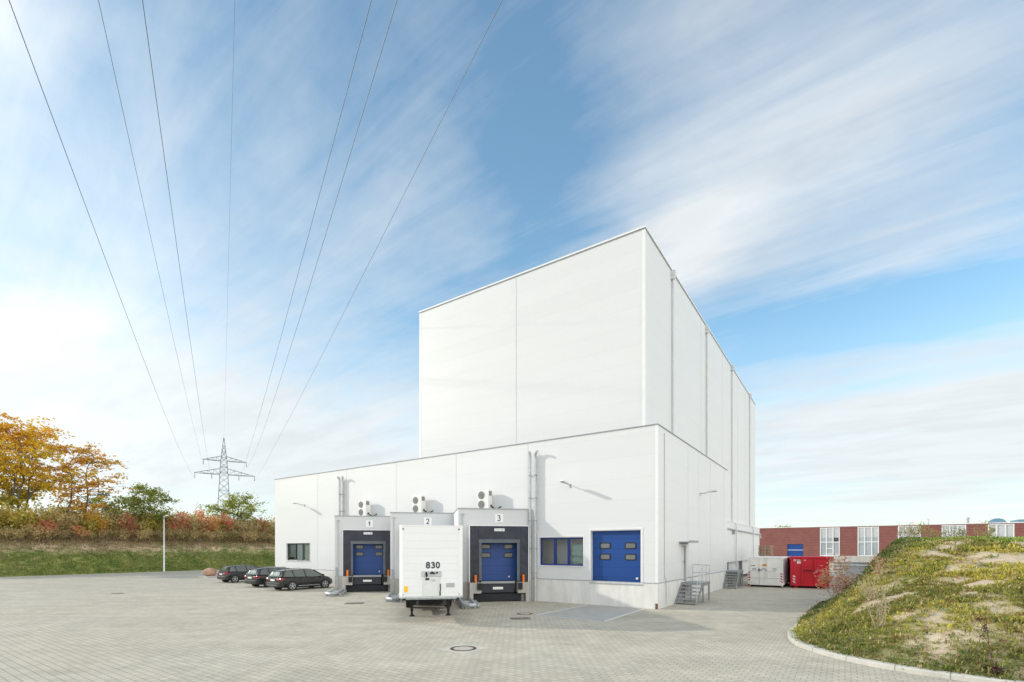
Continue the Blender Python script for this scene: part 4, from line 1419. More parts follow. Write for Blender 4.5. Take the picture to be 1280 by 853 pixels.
for (x, z, r) in ((-.20, .93, .045), (-.19, .85, .05), (-.03, .92, .035), (.03, .94, .05), (.10, .92, .04), (.22, .94, .04)):
    q.disc((x, -.08, TZ0 + z), r, (0, 1, 0), .07, 12)
q.tube([(-.2, -.08, TZ0 + .9), (-.19, -.12, TZ0 + .82), (-.2, -.06, TZ0 + .76)], .02, 6).build('coupling', M_BLACK, tr)
MB().box(-.24, -.08, -.036, -.031, TZ0 + .64, TZ0 + .73).build('panel_sticker', M_INK, tr)
MB().box(-.02, .16, -.036, -.031, TZ0 + .58, TZ0 + .68).build('panel_sticker', M_PANELG, tr)
MB().prism([(.30, TZ0 + .02), (.37, TZ0 + .02), (.37, TZ0 + .16)], -.04, -.031, 'y').tube([(.33, -.06, TZ0 + .1), (.36, -.06, TZ0 + .3), (.35, -.05, TZ0 + .5)], .02, 6).build('hose', M_BLACK, tr)
MB().box(-1.06, -.92, -.012, -.001, TZ0 + .17, TZ0 + .41).build('yellow_reflector', M_YELLOW, tr)
nb = MB().box(.58, .93, -.012, -.001, TZ0 + .34, TZ0 + .52).build('data_plate', M_PANELG, tr)
q = MB()
for k in range(3):
    q.box(.61, .90, -.015, -.012, TZ0 + .37 + k * .05, TZ0 + .395 + k * .05)
q.build('plate_text', M_GREYINK, nb)
letters('fleet_number', '830', .215, M_INK, tr, (.06, -.006, TZ0 + 1.24), .25, pitch=.90, aspect=.70)
MB().box(-1.0, 1.0, .02, .10, TZ0 - .13, TZ0 - .07).build('front_sill', M_GALVD, tr)
for s in (-1, 1):
    MB().box(s * .55 - .06, s * .55 + .06, .3, TL - .2, TZ0 - .40, TZ0 - .07).build('chassis_rail', M_LEV, tr)
    lg = MB().box(s * .80 - .065, s * .80 + .065, 2.25, 2.38, .24, TZ0 - .07).build('landing_leg', M_BLACK, tr)
    MB().box(s * .80 - .05, s * .80 + .05, 2.27, 2.36, .07, .24).build('inner_leg', M_BLACK, lg)
    MB().tube([(s * .80, 2.315, 0.0), (s * .80, 2.315, .05), (s * .80, 2.315, .09)], .14, 14, .07).build('foot', M_BLACK, lg)
    MB().bar((s * .80, 2.32, TZ0 - .2), (s * .56, 3.1, TZ0 - .3), .05).build('leg_brace', M_BLACK, lg)
    for y in (5.7, 7.0, 8.3):
        for xx in (.96,):
            wq = MB().disc((s * xx, y, .48), .48, (1, 0, 0), .36, 26).build('wheel', M_BLACK, tr, bevel=.03)
            MB().disc((s * (xx + .185), y, .48), .27, (1, 0, 0), .02, 20).build('rim', M_ALLOY, wq)
    MB().box(s * 1.14 - .02, s * 1.14 + .02, 3.0, 4.9, .55, .68).box(s * 1.14 - .02, s * 1.14 + .02, 3.0, 4.9, .85, .97).build('side_guard', M_GALV, tr)
for y in (.8, 1.6, 2.6, 3.6, 4.8, 6.0):
    MB().box(-1.15, 1.15, y - .04, y + .04, TZ0 - .24, TZ0 - .07).build('cross_member', M_LEV, tr)
MB().bar((-.80, 2.315, .66), (.80, 2.315, .66), .05).build('leg_shaft', M_BLACK, tr)
for y in (5.7, 7.0, 8.3):
    MB().tube([(-.9, y, .48), (.9, y, .48)], .07, 10).build('axle', M_BLACK, tr)
MB().box(-.75, .75, 3.4, 4.6, .40, .62).build('spare_carrier', M_BLACK, tr)
MB().box(-1.1, 1.1, TL - .9, TL - .8, .45, .60).build('rear_bar', M_STEEL, tr)

# ------------------------------------------------------------------ roll-off containers
CW = wl(1.30, 18.45)


def chevrons(parent, x0, z0, flip, m1, y, n=3, w=.14, h=.16):
    for k in range(n):
        z = z0 + k * h * 1.25
        a = h * .5 * (1 if flip else -1)
        MB().prism([(x0, z), (x0 + w, z + a), (x0 + w, z + a + h * .62), (x0, z + h * .62)], y - .004, y, 'y').build('warning_stripe', m1, parent)


c = thing('white_container', 'white roll-off container with double doors and red warning stripes', 'container', CW, WH_ROT, 'roll-off containers beside the warehouse')
MB().box(0, 2.44, .06, 6.1, .22, 2.32).build('body', M_CWHITE, c, bevel=.012)
MB().box(.0, .12, 0, .06, .10, 2.34).box(2.32, 2.44, 0, .06, .10, 2.34).box(.12, 2.32, 0, .06, 2.24, 2.34).box(.12, 2.32, 0, .06, .16, .26).build('door_frame', M_CWHITE, c, bevel=.012)
for i, (a, b) in enumerate(((.13, 1.19), (1.21, 2.31))):
    dd = MB().box(a, b, .01, .055, .27, 2.23).build('door', M_CWHITE, c, bevel=.008)
    for z in (.68, ):
        MB().box(a + .02, b - .02, -.012, .01, z, z + .035).build('door_rail', M_GALV, dd)
    for k in range(2):
        MB().box(a + (.18 if i == 0 else .52), a + (.46 if i == 0 else .80), .004, .0095, 1.42 - k * .10, 1.47 - k * .10).build('lettering', M_GREYINK, dd)
    MB().box(a + .04, b - .35, .004, .0095, 1.23, 1.26).build('lettering', M_PANELG, dd)
for x in (.82, .86, 1.36):
    MB().tube([(x, -.02, .3), (x, -.02, 2.22)], .018, 8).build('locking_bar', M_CWHITE, c)
MB().tube([(.90, -.03, 1.25), (.98, -.03, 1.40), (1.10, -.03, 1.45), (1.25, -.03, 1.40), (1.34, -.03, 1.27)], .025, 8).build('hook_arch', M_GALVD, c, True)
MB().box(.76, .84, -.06, 0, 1.26, 1.44).build('latch', M_BLACK, c)
MB().box(1.02, 1.32, .001, .0095, 1.62, 1.80).build('orange_sticker', simple('orange_sticker', srgb(226, 150, 70), .5), c)
MB().box(.22, .26, .001, .0095, 1.62, 1.73).box(.32, .50, .001, .0095, 1.64, 1.70).build('lettering', M_INK, c)
chevrons(c, .03, .45, True, M_REDL, -.001, 4)
chevrons(c, 2.27, .45, False, M_REDL, -.001, 4)
MB().box(.0, .14, -.01, .02, .10, .22).build('red_foot', M_REDL, c)
MB().box(.2, 2.24, .1, 6.0, .02, .22).build('skid', M_BLACK, c)
MB().box(2.44, 2.50, .05, 6.1, .22, .38).box(2.44, 2.49, .05, 6.1, 2.22, 2.32).build('side_rail', M_CWHITE, c)
for k in range(5):
    MB().box(2.44, 2.48, 1.1 + k * 1.15, 1.18 + k * 1.15, .38, 2.22).build('side_post', M_CWHITE, c)
MB().box(2.441, 2.452, .3, 6.0, .45, 2.15).build('side_panel', M_LILAC, c)

c = thing('red_container', 'bright red roll-off container with arched front and white stripes', 'container', wl(4.22, 18.90), WH_ROT + R(7), 'roll-off containers beside the warehouse')
MB().box(0, 2.46, .08, 6.0, .20, 2.34).build('body', M_RED, c, bevel=.02)
MB().box(-.03, 2.49, .0, .12, 2.26, 2.40).box(-.03, .09, .0, .12, .16, 2.26).box(2.37, 2.49, .0, .12, .16, 2.26).box(.09, 2.37, .0, .12, .16, .28).build('front_frame', M_RED, c, bevel=.02)
for x in (.76, 1.60):
    MB().box(x - .06, x + .06, -.07, .08, .28, 2.26).build('stiffener', M_RED, c, bevel=.012)
MB().prism([(.81, 1.22), (1.05, 1.38), (1.31, 1.38), (1.55, 1.22), (1.55, 1.34), (1.33, 1.52), (1.03, 1.52), (.81, 1.34)], -.02, .08, 'y').build('hook_arch', M_RED, c)
MB().tube([(.80, -.03, 1.27), (1.0, -.03, 1.38), (1.36, -.03, 1.38), (1.56, -.03, 1.27)], .03, 8).build('hook_bar', simple('dark_red_steel', srgb(96, 12, 24), .5), c)
MB().prism([(.82, 1.62), (1.55, 1.62), (1.18, 1.50)], .065, .079, 'y').build('gusset', M_RED, c)
MB().ring((.26, -.004 + .08, 2.12), (0, 1, 0), .05, .085, .02, 20).box(.36, .62, .068, .0795, 2.10, 2.15).box(.64, .70, .068, .0795, 2.10, 2.15).box(.84, 1.0, .068, .0795, 2.10, 2.15).build('white_emblem', M_WHITE, c)
MB().box(.42, .68, .068, .0795, 1.86, 2.04).build('white_sticker', M_WHITE, c)
chevrons(c, .14, .45, False, M_WHITE, .075, 3, .16, .17)
chevrons(c, 2.16, .45, True, M_WHITE, .075, 3, .16, .17)
for x in (.22, 1.98):
    MB().tube([(x, .3, .10), (x + .26, .3, .10)], .10, 12).build('roller', M_RED, c)
MB().box(.3, 2.16, .4, 5.8, .04, .2).build('skid', M_BLACK, c)
for k in range(6):
    MB().box(2.46, 2.54, .5 + k, .6 + k, .22, 2.3).build('side_rib', M_RED, c)
MB().box(2.46, 2.55, .12, 6.0, 2.28, 2.38).build('side_rail', M_RED, c)

# stack of pallets behind the white container
PM = MB()
for k in range(5):
    PM.box(-.6, .6, -.4 + k * .17, -.4 + k * .17 + .145, .122, .144)
for y in (-.4, -.06, .28):
    PM.box(-.6, .6, y, y + .12, 0, .022)
    PM.box(-.6, .6, y, y + .12, .10, .122)
    for x in (-.6, -.07, .46):
        PM.box(x, x + .14, y, y + .12, .022, .10)
pal = PM.build('pallet', M_WOOD)
N_PAL = 23
for k in range(N_PAL):
    o = pal if k == 0 else pal.copy()
    if k:
        COL.objects.link(o)
    o.location = wl(1.25 + .03 * math.sin(k * 2.1), 29.5 + .03 * math.sin(k * 3.7), .144 * k)
    o.rotation_euler = (0, 0, WH_ROT + .03 * math.sin(k * 1.3))
    tag(o, 'weathered wooden pallet in the tall stack behind the white container', 'pallet', 'pallets stacked behind the white container')

# ------------------------------------------------------------------ things stored on the far side of the mound
o = MB().box(6.0, 16.0, 0, .3, 0, 1.72).build('low_wall', M_CONC)
o.location = wl(0, 80); o.rotation_euler = (0, 0, WH_ROT)
tag(o, 'low pale concrete wall in front of the brick building', 'wall')
a = thing('steel_beam_stack', 'grey steel beams stacked on bearers behind the red container', 'beam stack', wl(6.4, 52), WH_ROT)
for k in range(3):
    MB().box(0, 4.4, .1, .4, .12 + k * .42, .16 + k * .42).box(0, 4.4, .1, .4, .38 + k * .42, .42 + k * .42).box(0, 4.4, .23, .27, .16 + k * .42, .38 + k * .42).build('beam', M_GALVD, a)
MB().box(.5, .7, 0, .5, 0, .12).box(3.6, 3.8, 0, .5, 0, .12).build('bearer', M_WOOD, a)
a = thing('plank_stack', 'stack of weathered planks beside the grey beams behind the mound', 'plank stack', wl(11.2, 54), WH_ROT)
for k in range(8):
    MB().box(0, 3.6, 0 + .02 * (k % 3), 1.1, .1 + k * .12, .2 + k * .12).build('plank_layer', M_WOOD, a)
MB().box(.4, .6, 0, 1.1, 0, .1).box(3.0, 3.2, 0, 1.1, 0, .1).build('bearer', M_WOOD, a)
a = thing('skip', 'open grey steel skip standing behind the red container', 'skip', wl(7.6, 40), WH_ROT)
MB().prism([(0, 0.25), (.5, 0), (2.6, 0), (3.1, .25), (3.3, 1.15), (-.2, 1.15)], 0, 1.7, 'y').build('hopper', simple('pale_grey_skip_paint', (0.48, 0.50, 0.51), .5, .1, .12, 1.5), a, bevel=.02)
MB().box(-.24, 3.34, -.05, .05, 1.12, 1.22).build('rim', M_GALV, a)

# ------------------------------------------------------------------ brick building behind
BB = wl(0, 108.7)
bb = thing('brick_building', 'long red brick building with tall white framed window bays behind the mound', 'building', BB, WH_ROT)
BH = 7.95
bays = [(2.91, 6.67), (9.97, 13.75), (17.02, 20.77), (24.07, 27.81), (31.0, 34.71), (38.1, 41.85), (45.1, 48.9)]
holes = [(a, b, 1.35, BH - .15) for a, b in bays] + [(-3.68, -0.41, 0.0, 4.05)]
MB().wall((0, 0, 0), (1, 0, 0), (0, 1, 0), -30, 60, 0, BH, holes, .25).build('brick_wall', M_BRICK, bb)
MB().wall((60, 0, 0), (0, 1, 0), (-1, 0, 0), 0, 30, 0, BH, [], .1).wall((-30, 0, 0), (0, 1, 0), (1, 0, 0), 0, 30, 0, BH, [], .1).wall((0, 30, 0), (1, 0, 0), (0, -1, 0), -30, 60, 0, BH, [], .1).build('brick_wall', M_BRICK, bb)
MB().box(-30.1, 60.1, -.1, 30.1, BH, BH + .16).build('roof', M_TRIML, bb)
q = MB().box(-3.68, -.41, .18, .24, 0, 4.05)
bd = q.build('roller_door', M_BLUE, bb)
MB().box(-3.68, -.41, .15, .18, 2.62, 2.72).build('door_band', M_WHITE, bd)
for bi, (a, b) in enumerate(bays):
    z0, z1 = 1.35, BH - .15
    f = MB()
    for z in (z0 + .05, 4.45, z1 - .1):
        f.box(a, b, .02, .2, z - .10, z + .12)
    cut = [a + .07, a + (b - a) / 3, a + 2 * (b - a) / 3, b - .07]
    for x in cut:
        f.box(x - .10, x + .10, .0, .2, z0, z1)
    fr = f.build('window_bay', M_WINW, bb)
    for k in range(3):
        xa, xb = cut[k] + .1, cut[k + 1] - .1
        dark = (bi, k) in ((0, 2), (2, 2))
        MB().box(xa, xb, .12, .16, z0 + .15, 4.35).build('lower_pane', M_PANEG, fr)
        MB().box(xa, xb, .12, .16, 4.55, 5.5).build('middle_pane', M_PANED if dark else M_PANEG, fr)
        MB().box(xa, xb, .12, .17, 5.5, z1 - .2).build('upper_panel', M_PANELG, fr)
    if bi == 0:
        MB().box(cut[1] + .05, cut[2] - .05, .04, .2, 2.9, 3.1).box(cut[1] + .05, cut[2] - .05, .04, .2, 1.7, 1.85).build('casement_bar', M_WINW, fr)
    if bi == 4:
        MB().box(cut[0] + .35, cut[0] + .95, .09, .115, 6.3, 7.0).box(cut[0] + .15, cut[0] + 1.1, .09, .115, 4.2, 5.0).build('dark_light', M_PANED, fr)
    MB().box(a - .05, b + .05, -.06, .0, z0 - .12, z0).build('sill', M_WINW, fr)
MB().tube([(29.3, 8, BH), (29.3, 8, 9.3)], .22, 12).tube([(29.3, 8, 9.3), (29.3, 8, 9.6)], .3, 12).build('chimney', M_GALVD, bb, True)
q = MB()
for j in range(7):
    ph = math.pi / 2 * j / 6
    for k in range(28):
        th = 2 * math.pi * k / 28
        q.v.append((34.2 + 1.55 * math.cos(ph) * math.cos(th), 10 + 1.55 * math.cos(ph) * math.sin(th), BH + .1 + 1.35 * math.sin(ph)))
for j in range(6):
    for k in range(28):
        q.f.append((j * 28 + k, j * 28 + (k + 1) % 28, (j + 1) * 28 + (k + 1) % 28, (j + 1) * 28 + k))
q.build('roof_dome', M_TEAL, bb, True)
MB().box(37.1, 44.0, 9, 15, BH + .1, 9.0).build('roof_light', M_TEAL, bb, bevel=.05)
# ------------------------------------------------------------------ parked cars


def car(lab, x, y, rot, paint, L, H, rear, wb, estate=True, strip=False, rails=True):
    """origin on the ground under the middle of the rear axle, +x towards the nose"""
    a = thing('parked_car', lab, 'car', wl(x, y), WH_ROT + R(90) + rot, 'cars parked against the white wall')
    x0 = -rear; xn = L - rear; hw = .905
    st = [(x0 + .005, .40, .80, .74), (x0 + .03, .34, .90, .80), (x0 + .16, .25, .945, .87), (x0 + .5, .21, .97, .90), (x0 + 1.2, .19, .965, hw), (0 + wb * .5, .18, .94, hw), (wb - .25, .19, .93, hw),
          (wb - .05, .20, .955, hw), (wb + .35, .22, .86, .89), (xn - .35, .24, .77, .84), (xn - .12, .30, .66, .74), (xn - .02, .38, .56, .62)]
    b = MB()
    for (xx, zb, zt, w_) in st:
        hh = zt - zb
        prof = [(0, zb), (w_ * .88, zb), (w_ * .975, zb + .12 * hh), (w_, zb + .38 * hh), (w_ * .99, zb + .62 * hh), (w_ * .955, zb + .88 * hh), (w_ * .88, zt), (0, zt + .015)]
        ring = prof + [(-p, q) for p, q in prof[-2:0:-1]]
        b.v += [(xx, p, q) for p, q in ring]
    n = 14
    for i in range(len(st) - 1):
        for k in range(n):
            b.f.append((i * n + k, i * n + (k + 1) % n, (i + 1) * n + (k + 1) % n, (i + 1) * n + k))
    b.f.append(tuple(range(n))); b.f.append(tuple((len(st) - 1) * n + k for k in range(n))[::-1])
    body = b.build('body', paint, a, True)
    # glasshouse
    rb = x0 + (.10 if estate else .16)
    gh = [(rb, .97, 1.01, .80, .78), (x0 + .40, 1.0, H - .14, .84, .61), (x0 + .72, .99, H - .06, .855, .65), (wb * .38, .95, H - .005, .86, .67), (wb * .62, .93, H - .03, .86, .66), (wb * .70, .93, H - .07, .86, .64), (wb + .05, .93, .965, .80, .76)]
    g = MB()
    for (xx, z0, z1, w0, w1) in gh:
        g.v += [(xx, -w0, z0), (xx, -w1, z1), (xx, -w1 * .8, z1 + .012), (xx, w1 * .8, z1 + .012), (xx, w1, z1), (xx, w0, z0)]
    for i in range(len(gh) - 1):
        for k in range(5):
            g.f.append((i * 6 + k, i * 6 + k + 1, (i + 1) * 6 + k + 1, (i + 1) * 6 + k))
    g.f.append(tuple(range(6)))
    g.build('windows', M_CARGL, a, True)
    r = MB()
    rs_ = [(x0 + .26, H - .175, .59), (x0 + .40, H - .115, .635), (x0 + .72, H - .045, .668), (wb * .38, H + .01, .688), (wb * .60, H - .012, .68), (wb * .70, H - .055, .655)]
    for (xx, z, w_) in rs_:
        r.v += [(xx, -w_, z - .035), (xx, -w_ * .93, z), (xx, 0, z + .028), (xx, w_ * .93, z), (xx, w_, z - .035)]
    for i in range(len(rs_) - 1):
        for k in range(4):
            r.f.append((i * 5 + k, i * 5 + k + 1, (i + 1) * 5 + k + 1, (i + 1) * 5 + k))
    r.build('roof', paint, a, True)
    for s in (-1, 1):
        for (xa, za, ya, xb, zb_, yb, wd) in ((wb - .02, .95, .80, wb * .69, H - .06, .655, .036), (wb * .42, .95, .868, wb * .38, H - .03, .678, .036), (.22, .95, .868, .08, H - .035, .672, .036), (x0 + .30, .97, .845, x0 + .42, H - .11, .640, .12)):
            p = MB()
            A, B = Vector((xa, s * ya, za)), Vector((xb, s * yb, zb_))
            d = (B - A).normalized(); side = Vector((0, s, 0)); side = (side - d * side.dot(d)).normalized(); f = d.cross(side)
            p.obox((A + B) / 2, (wd, .012, (B - A).length / 2), Matrix((f, side, d)).transposed())
            p.build('pillar', paint, a)
        if rails:
            MB().tube([(x0 + .55, s * .62, H + .0), (x0 + .75, s * .62, H + .045), (wb * .55, s * .63, H + .05), (wb * .62, s * .63, H + .0)], .017, 6).build('roof_rail', M_CHROME, a, True)
        MB().prism([(x0 + .03, .78), (x0 + .10, .92), (x0 + .34, .90), (x0 + .40, .84), (x0 + .26, .78)], s * .83 - .05, s * .83 + .06, 'y').build('tail_lamp', M_REDL, a, bevel=.02)
        MB().box(x0 - .005, x0 + .09, min(s * .52, s * .82), max(s * .52, s * .82), .77, .88).build('tail_lamp', M_REDL, a, bevel=.02)
        MB().tube([(wb - .28, s * .90, 1.0), (wb - .28, s * 1.0, 1.02)], .03, 6).obox((wb - .26, s * 1.0, 1.03), (.06, .09, .065), Matrix.Identity(3)).build('mirror', paint, a, bevel=.02)
        for xx in (0, wb):
            MB().disc((xx, s * (hw - .02), .335), .385, (0, 1, 0), .056, 28).build('wheel_arch', M_BLACK, a)
            wq = MB().disc((xx, s * (hw - .085), .325), .325, (0, 1, 0), .21, 28).build('wheel', M_BLACK, a, bevel=.03)
            MB().ring((xx, s * (hw + .018), .325), (0, 1, 0), .205, .235, .02, 24).build('rim', M_ALLOY, wq)
            q = MB()
            for k in range(5):
                an = 2 * math.pi * k / 5 + .3
                q.obox((xx + .11 * math.cos(an), s * (hw + .016), .325 + .11 * math.sin(an)), (.11, .012, .036), Matrix.Rotation(-an, 3, 'Y'))
            q.disc((xx, s * (hw + .018), .325), .06, (0, 1, 0), .03, 12).build('spokes', M_ALLOY, wq)
        if strip:
            MB().box(.45, wb - .45, min(s * .895, s * .925), max(s * .895, s * .925), .30, .345).build('chrome_strip', M_CHROME, a)
        MB().box(wb * .2, wb * .28, min(s * .895, s * .93), max(s * .895, s * .93), .80, .83).box(wb * .58, wb * .66, min(s * .895, s * .93), max(s * .895, s * .93), .80, .83).build('door_handle', paint, a)
    MB().box(x0 - .012, x0 + .05, -.27, .27, .70, .81).build('number_plate', M_WHITE, a, bevel=.005)
    MB().prism([(x0 + .02, -.86), (x0 - .03, -.62), (x0 - .045, 0), (x0 - .03, .62), (x0 + .02, .86), (x0 + .3, .90), (x0 + .3, -.90)], .30, .60).build('rear_bumper', M_BUMP, a, bevel=.04)
    MB().box(x0 - .052, x0 - .04, -.60, .60, .40, .425).build('bumper_trim', M_ALLOY if strip else M_BLACK, a)
    MB().obox((x0 + .22, 0, 1.20), (.012, .55, .16), Matrix.Rotation(R(28), 3, 'Y')).build('rear_window', M_CARGL, a, bevel=.01)
    return a


car('black estate car with chrome side strip, nearest the loading docks', -25.9, -3.98, 0.0, M_CAR, 4.50, 1.48, .96, 2.66, True, True)
car('dark grey estate car parked between the two other cars', -30.2, -3.35, 0.0, M_CARG, 4.40, 1.49, .96, 2.58, True, False)
car('dark grey hatchback with bright spoked wheels, nearest the boulders', -37.55, -2.2, R(-3), M_CARG, 4.20, 1.48, .78, 2.58, False, False, False)

# ------------------------------------------------------------------ boulders and street lamp


def boulder(lab, loc, r, seed):
    me = bpy.data.meshes.new('boulder')
    import bmesh
    bm = bmesh.new()
    bmesh.ops.create_icosphere(bm, subdivisions=4, radius=1.0)
    rs = np.random.RandomState(seed)
    dirs = rs.normal(size=(14, 3)); dirs /= np.linalg.norm(dirs, axis=1)[:, None]
    offs = rs.uniform(.72, 1.0, 14)
    for v in bm.verts:
        c = np.array(v.co)
        k = 1.0
        for d, o in zip(dirs, offs):
            dp = c @ d
            if dp * k > o:
                k = o / dp
        v.co = Vector((c[0] * k * r[0], c[1] * k * r[1], c[2] * k * r[2] + r[2] * .8))
    bm.to_mesh(me); bm.free()
    me.materials.append(M_STONE)
    o = bpy.data.objects.new('boulder', me); COL.objects.link(o)
    o.location = loc
    return tag(o, lab, 'boulder', 'boulders at the edge of the yard')


boulder('large pale sandstone boulder on the concrete slab beside the parked cars', (-31.7, 51.2, .12), (.72, .6, .48), 3)
boulder('smaller sandstone boulder between its larger neighbour and the parked hatchback', (-31.0, 53.4, 0), (.62, .6, .50), 5)
o = MB().box(-1.2, 1.0, -.6, .5, 0, .12).build('concrete_slab', M_KERB, None, bevel=.02)
o.location = (-31.8, 51.1, 0); o.rotation_euler = (0, 0, WH_ROT)
tag(o, 'low pale concrete slab under the large boulder', 'slab')

lp = thing('street_lamp', 'white street lamp post at the foot of the grassy embankment', 'street lamp', (-45.35, 63.6, 0), WH_ROT)
MB().tube([(0, 0, 0), (0, 0, 3.4)], .10, 12, .085).tube([(0, 0, 3.4), (0, 0, 6.9)], .07, 12, .05).build('pole', simple('white_lamp_pole', (.72, .74, .75), .45, 0, .05), lp, True)
MB().box(-.12, .12, -.12, .12, 0, .02).build('base_plate', M_GALVD, lp)
MB().tube([(0, 0, 6.9), (.12, 0, 7.02), (.3, 0, 7.08)], .04, 8).build('arm', M_GALV, lp, True)
h = MB().prism([(.2, 7.02), (1.0, 7.22), (1.05, 7.30), (.95, 7.36), (.25, 7.18)], -.17, .17, 'y').build('lamp_head', M_ACW, lp, bevel=.03)
MB().prism([(.35, 7.045), (.85, 7.17), (.85, 7.16), (.35, 7.03)], -.13, .13, 'y').build('lamp_glass', M_PANELG, h)

# ------------------------------------------------------------------ pylon and power lines
PYL = Vector((-86.2, 146.0, 0)); PY_ROT = R(30.5)
py = thing('electricity_pylon', 'tall grey lattice electricity pylon rising behind the hedge', 'pylon', PYL, PY_ROT)


def half(z):
    return float(np.interp(z, [0, 18.3, 25.5, 29.3, 36.1], [2.3, 1.40, 1.03, .80, .06]))


m_ = MB()
lev = [0, 4.5, 8.5, 12, 15.2, 18, 20.4, 22.6, 24.3, 25.8, 27.4, 28.6, 30.2, 32.0, 34.0, 36.1]
for i in range(len(lev) - 1):
    za, zb = lev[i], lev[i + 1]; ha, hb = half(za), half(zb)
    ca = [(-ha, -ha, za), (ha, -ha, za), (ha, ha, za), (-ha, ha, za)]
    cb = [(-hb, -hb, zb), (hb, -hb, zb), (hb, hb, zb), (-hb, hb, zb)]
    for k in range(4):
        j = (k + 1) % 4
        m_.bar(ca[k], cb[k], .16)
        m_.bar(ca[k], cb[j], .07).bar(ca[j], cb[k], .07)
        if i in (0, 5, 8, 9, 11, 12):
            m_.bar(cb[k], cb[j], .09)
m_.build('mast', M_PYLON, py)
for z, zt, ends in ((25.15, 26.9, (-7.45, 8.2)), (29.2, 30.6, (-5.35, 6.0))):
    for e in ends:
        q = MB(); s = 1 if e > 0 else -1; hh = half(z)
        for yy in (-hh, hh):
            q.bar((s * hh, yy, z), (e, 0, z), .12).bar((s * half(zt), yy * .8, zt), (e, 0, z + .1), .09)
            for t in (.25, .5, .75):
                xa = s * hh + (e - s * hh) * t; ya = yy * (1 - t); zz = zt + (z - zt) * t
                q.bar((xa, ya, z), (xa, ya * .8, zz), .06)
                xb = s * hh + (e - s * hh) * (t - .25); q.bar((xb, yy * (1.25 - t), z), (xa, ya * .8, zz), .05)
        q.build('cross_arm', M_PYLON, py)
WIRES = [('outer lower left', (-92.5, 142.3, 23.5), 31.5, 6.25, -7.3, 'leftmost of the seven cables, running from the lower arm of the pylon'),
         ('upper left', (-90.7, 143.3, 27.7), 31.0, 3.75, -5.2, 'second cable from the left, running from the upper arm of the pylon'),
         ('inner lower left', (-88.9, 144.4, 23.6), 31.0, 5.25, -3.1, 'third cable from the left, from the inner hanger of the lower pylon arm'),
         ('earth', (-86.2, 146.0, 36.1), 30.75, 5.5, 0, 'thin earth cable running up from the very tip of the pylon'),
         ('inner lower right', (-82.8, 148.0, 23.6), 30.5, 4.25, 3.9, 'third cable from the right, from the inner hanger of the lower pylon arm'),
         ('upper right', (-81.1, 149.0, 27.7), 30.0, 8.5, 5.9, 'second cable from the right, from the upper arm of the pylon'),
         ('outer lower right', (-79.2, 150.1, 23.7), 30.5, 2.5, 8.1, 'rightmost of the seven cables, passing in the sky just left of the tall block')]
for nm, A, azd, s, off, lab in WIRES:
    if nm != 'earth':
        zt = 25.15 if A[2] < 25 else 29.2
        q = MB().tube([(off, 0, zt), (off, 0, A[2] - .02)], .03, 6)
        for k in range(9):
            q.disc((off, 0, zt - .25 - k * (zt - A[2] - .45) / 8), .11, (0, 0, 1), .06, 10)
        q.build('insulator', M_PYLON, py)
    an = R(azd); LS = 300.0
    pts = []
    for i in range(121):
        t = 235.0 * i / 120
        pts.append((A[0] + t * math.sin(an), A[1] - t * math.cos(an), A[2] - 4 * s * (t / LS) * (1 - t / LS)))
    o = MB().tube(pts, .008 if nm == 'earth' else .012, 6).build('power_line', M_WIRE, None, True)
    tag(o, lab, 'power line', 'power lines from the pylon overhead')

# ------------------------------------------------------------------ foliage


def leaf_quads(cent, size, rs, flat=0.35):
    n = len(cent)
    nr = rs.normal(size=(n, 3)); nr[:, 2] = nr[:, 2] * (1 - flat) + np.sign(nr[:, 2] + 1e-6) * flat * 1.6
    nr /= np.linalg.norm(nr, axis=1)[:, None]
    a = np.cross(nr, rs.normal(size=(n, 3))); a /= np.linalg.norm(a, axis=1)[:, None]
    b = np.cross(nr, a)
    s = size * rs.uniform(.55, 1.25, n)[:, None]
    V = np.stack([cent - a * s * .6, cent + b * s * .38 - a * s * .05, cent + a * s * .6, cent - b * s * .38 - a * s * .05], 1).reshape(-1, 3)
    return V, np.arange(n * 4).reshape(n, 4)


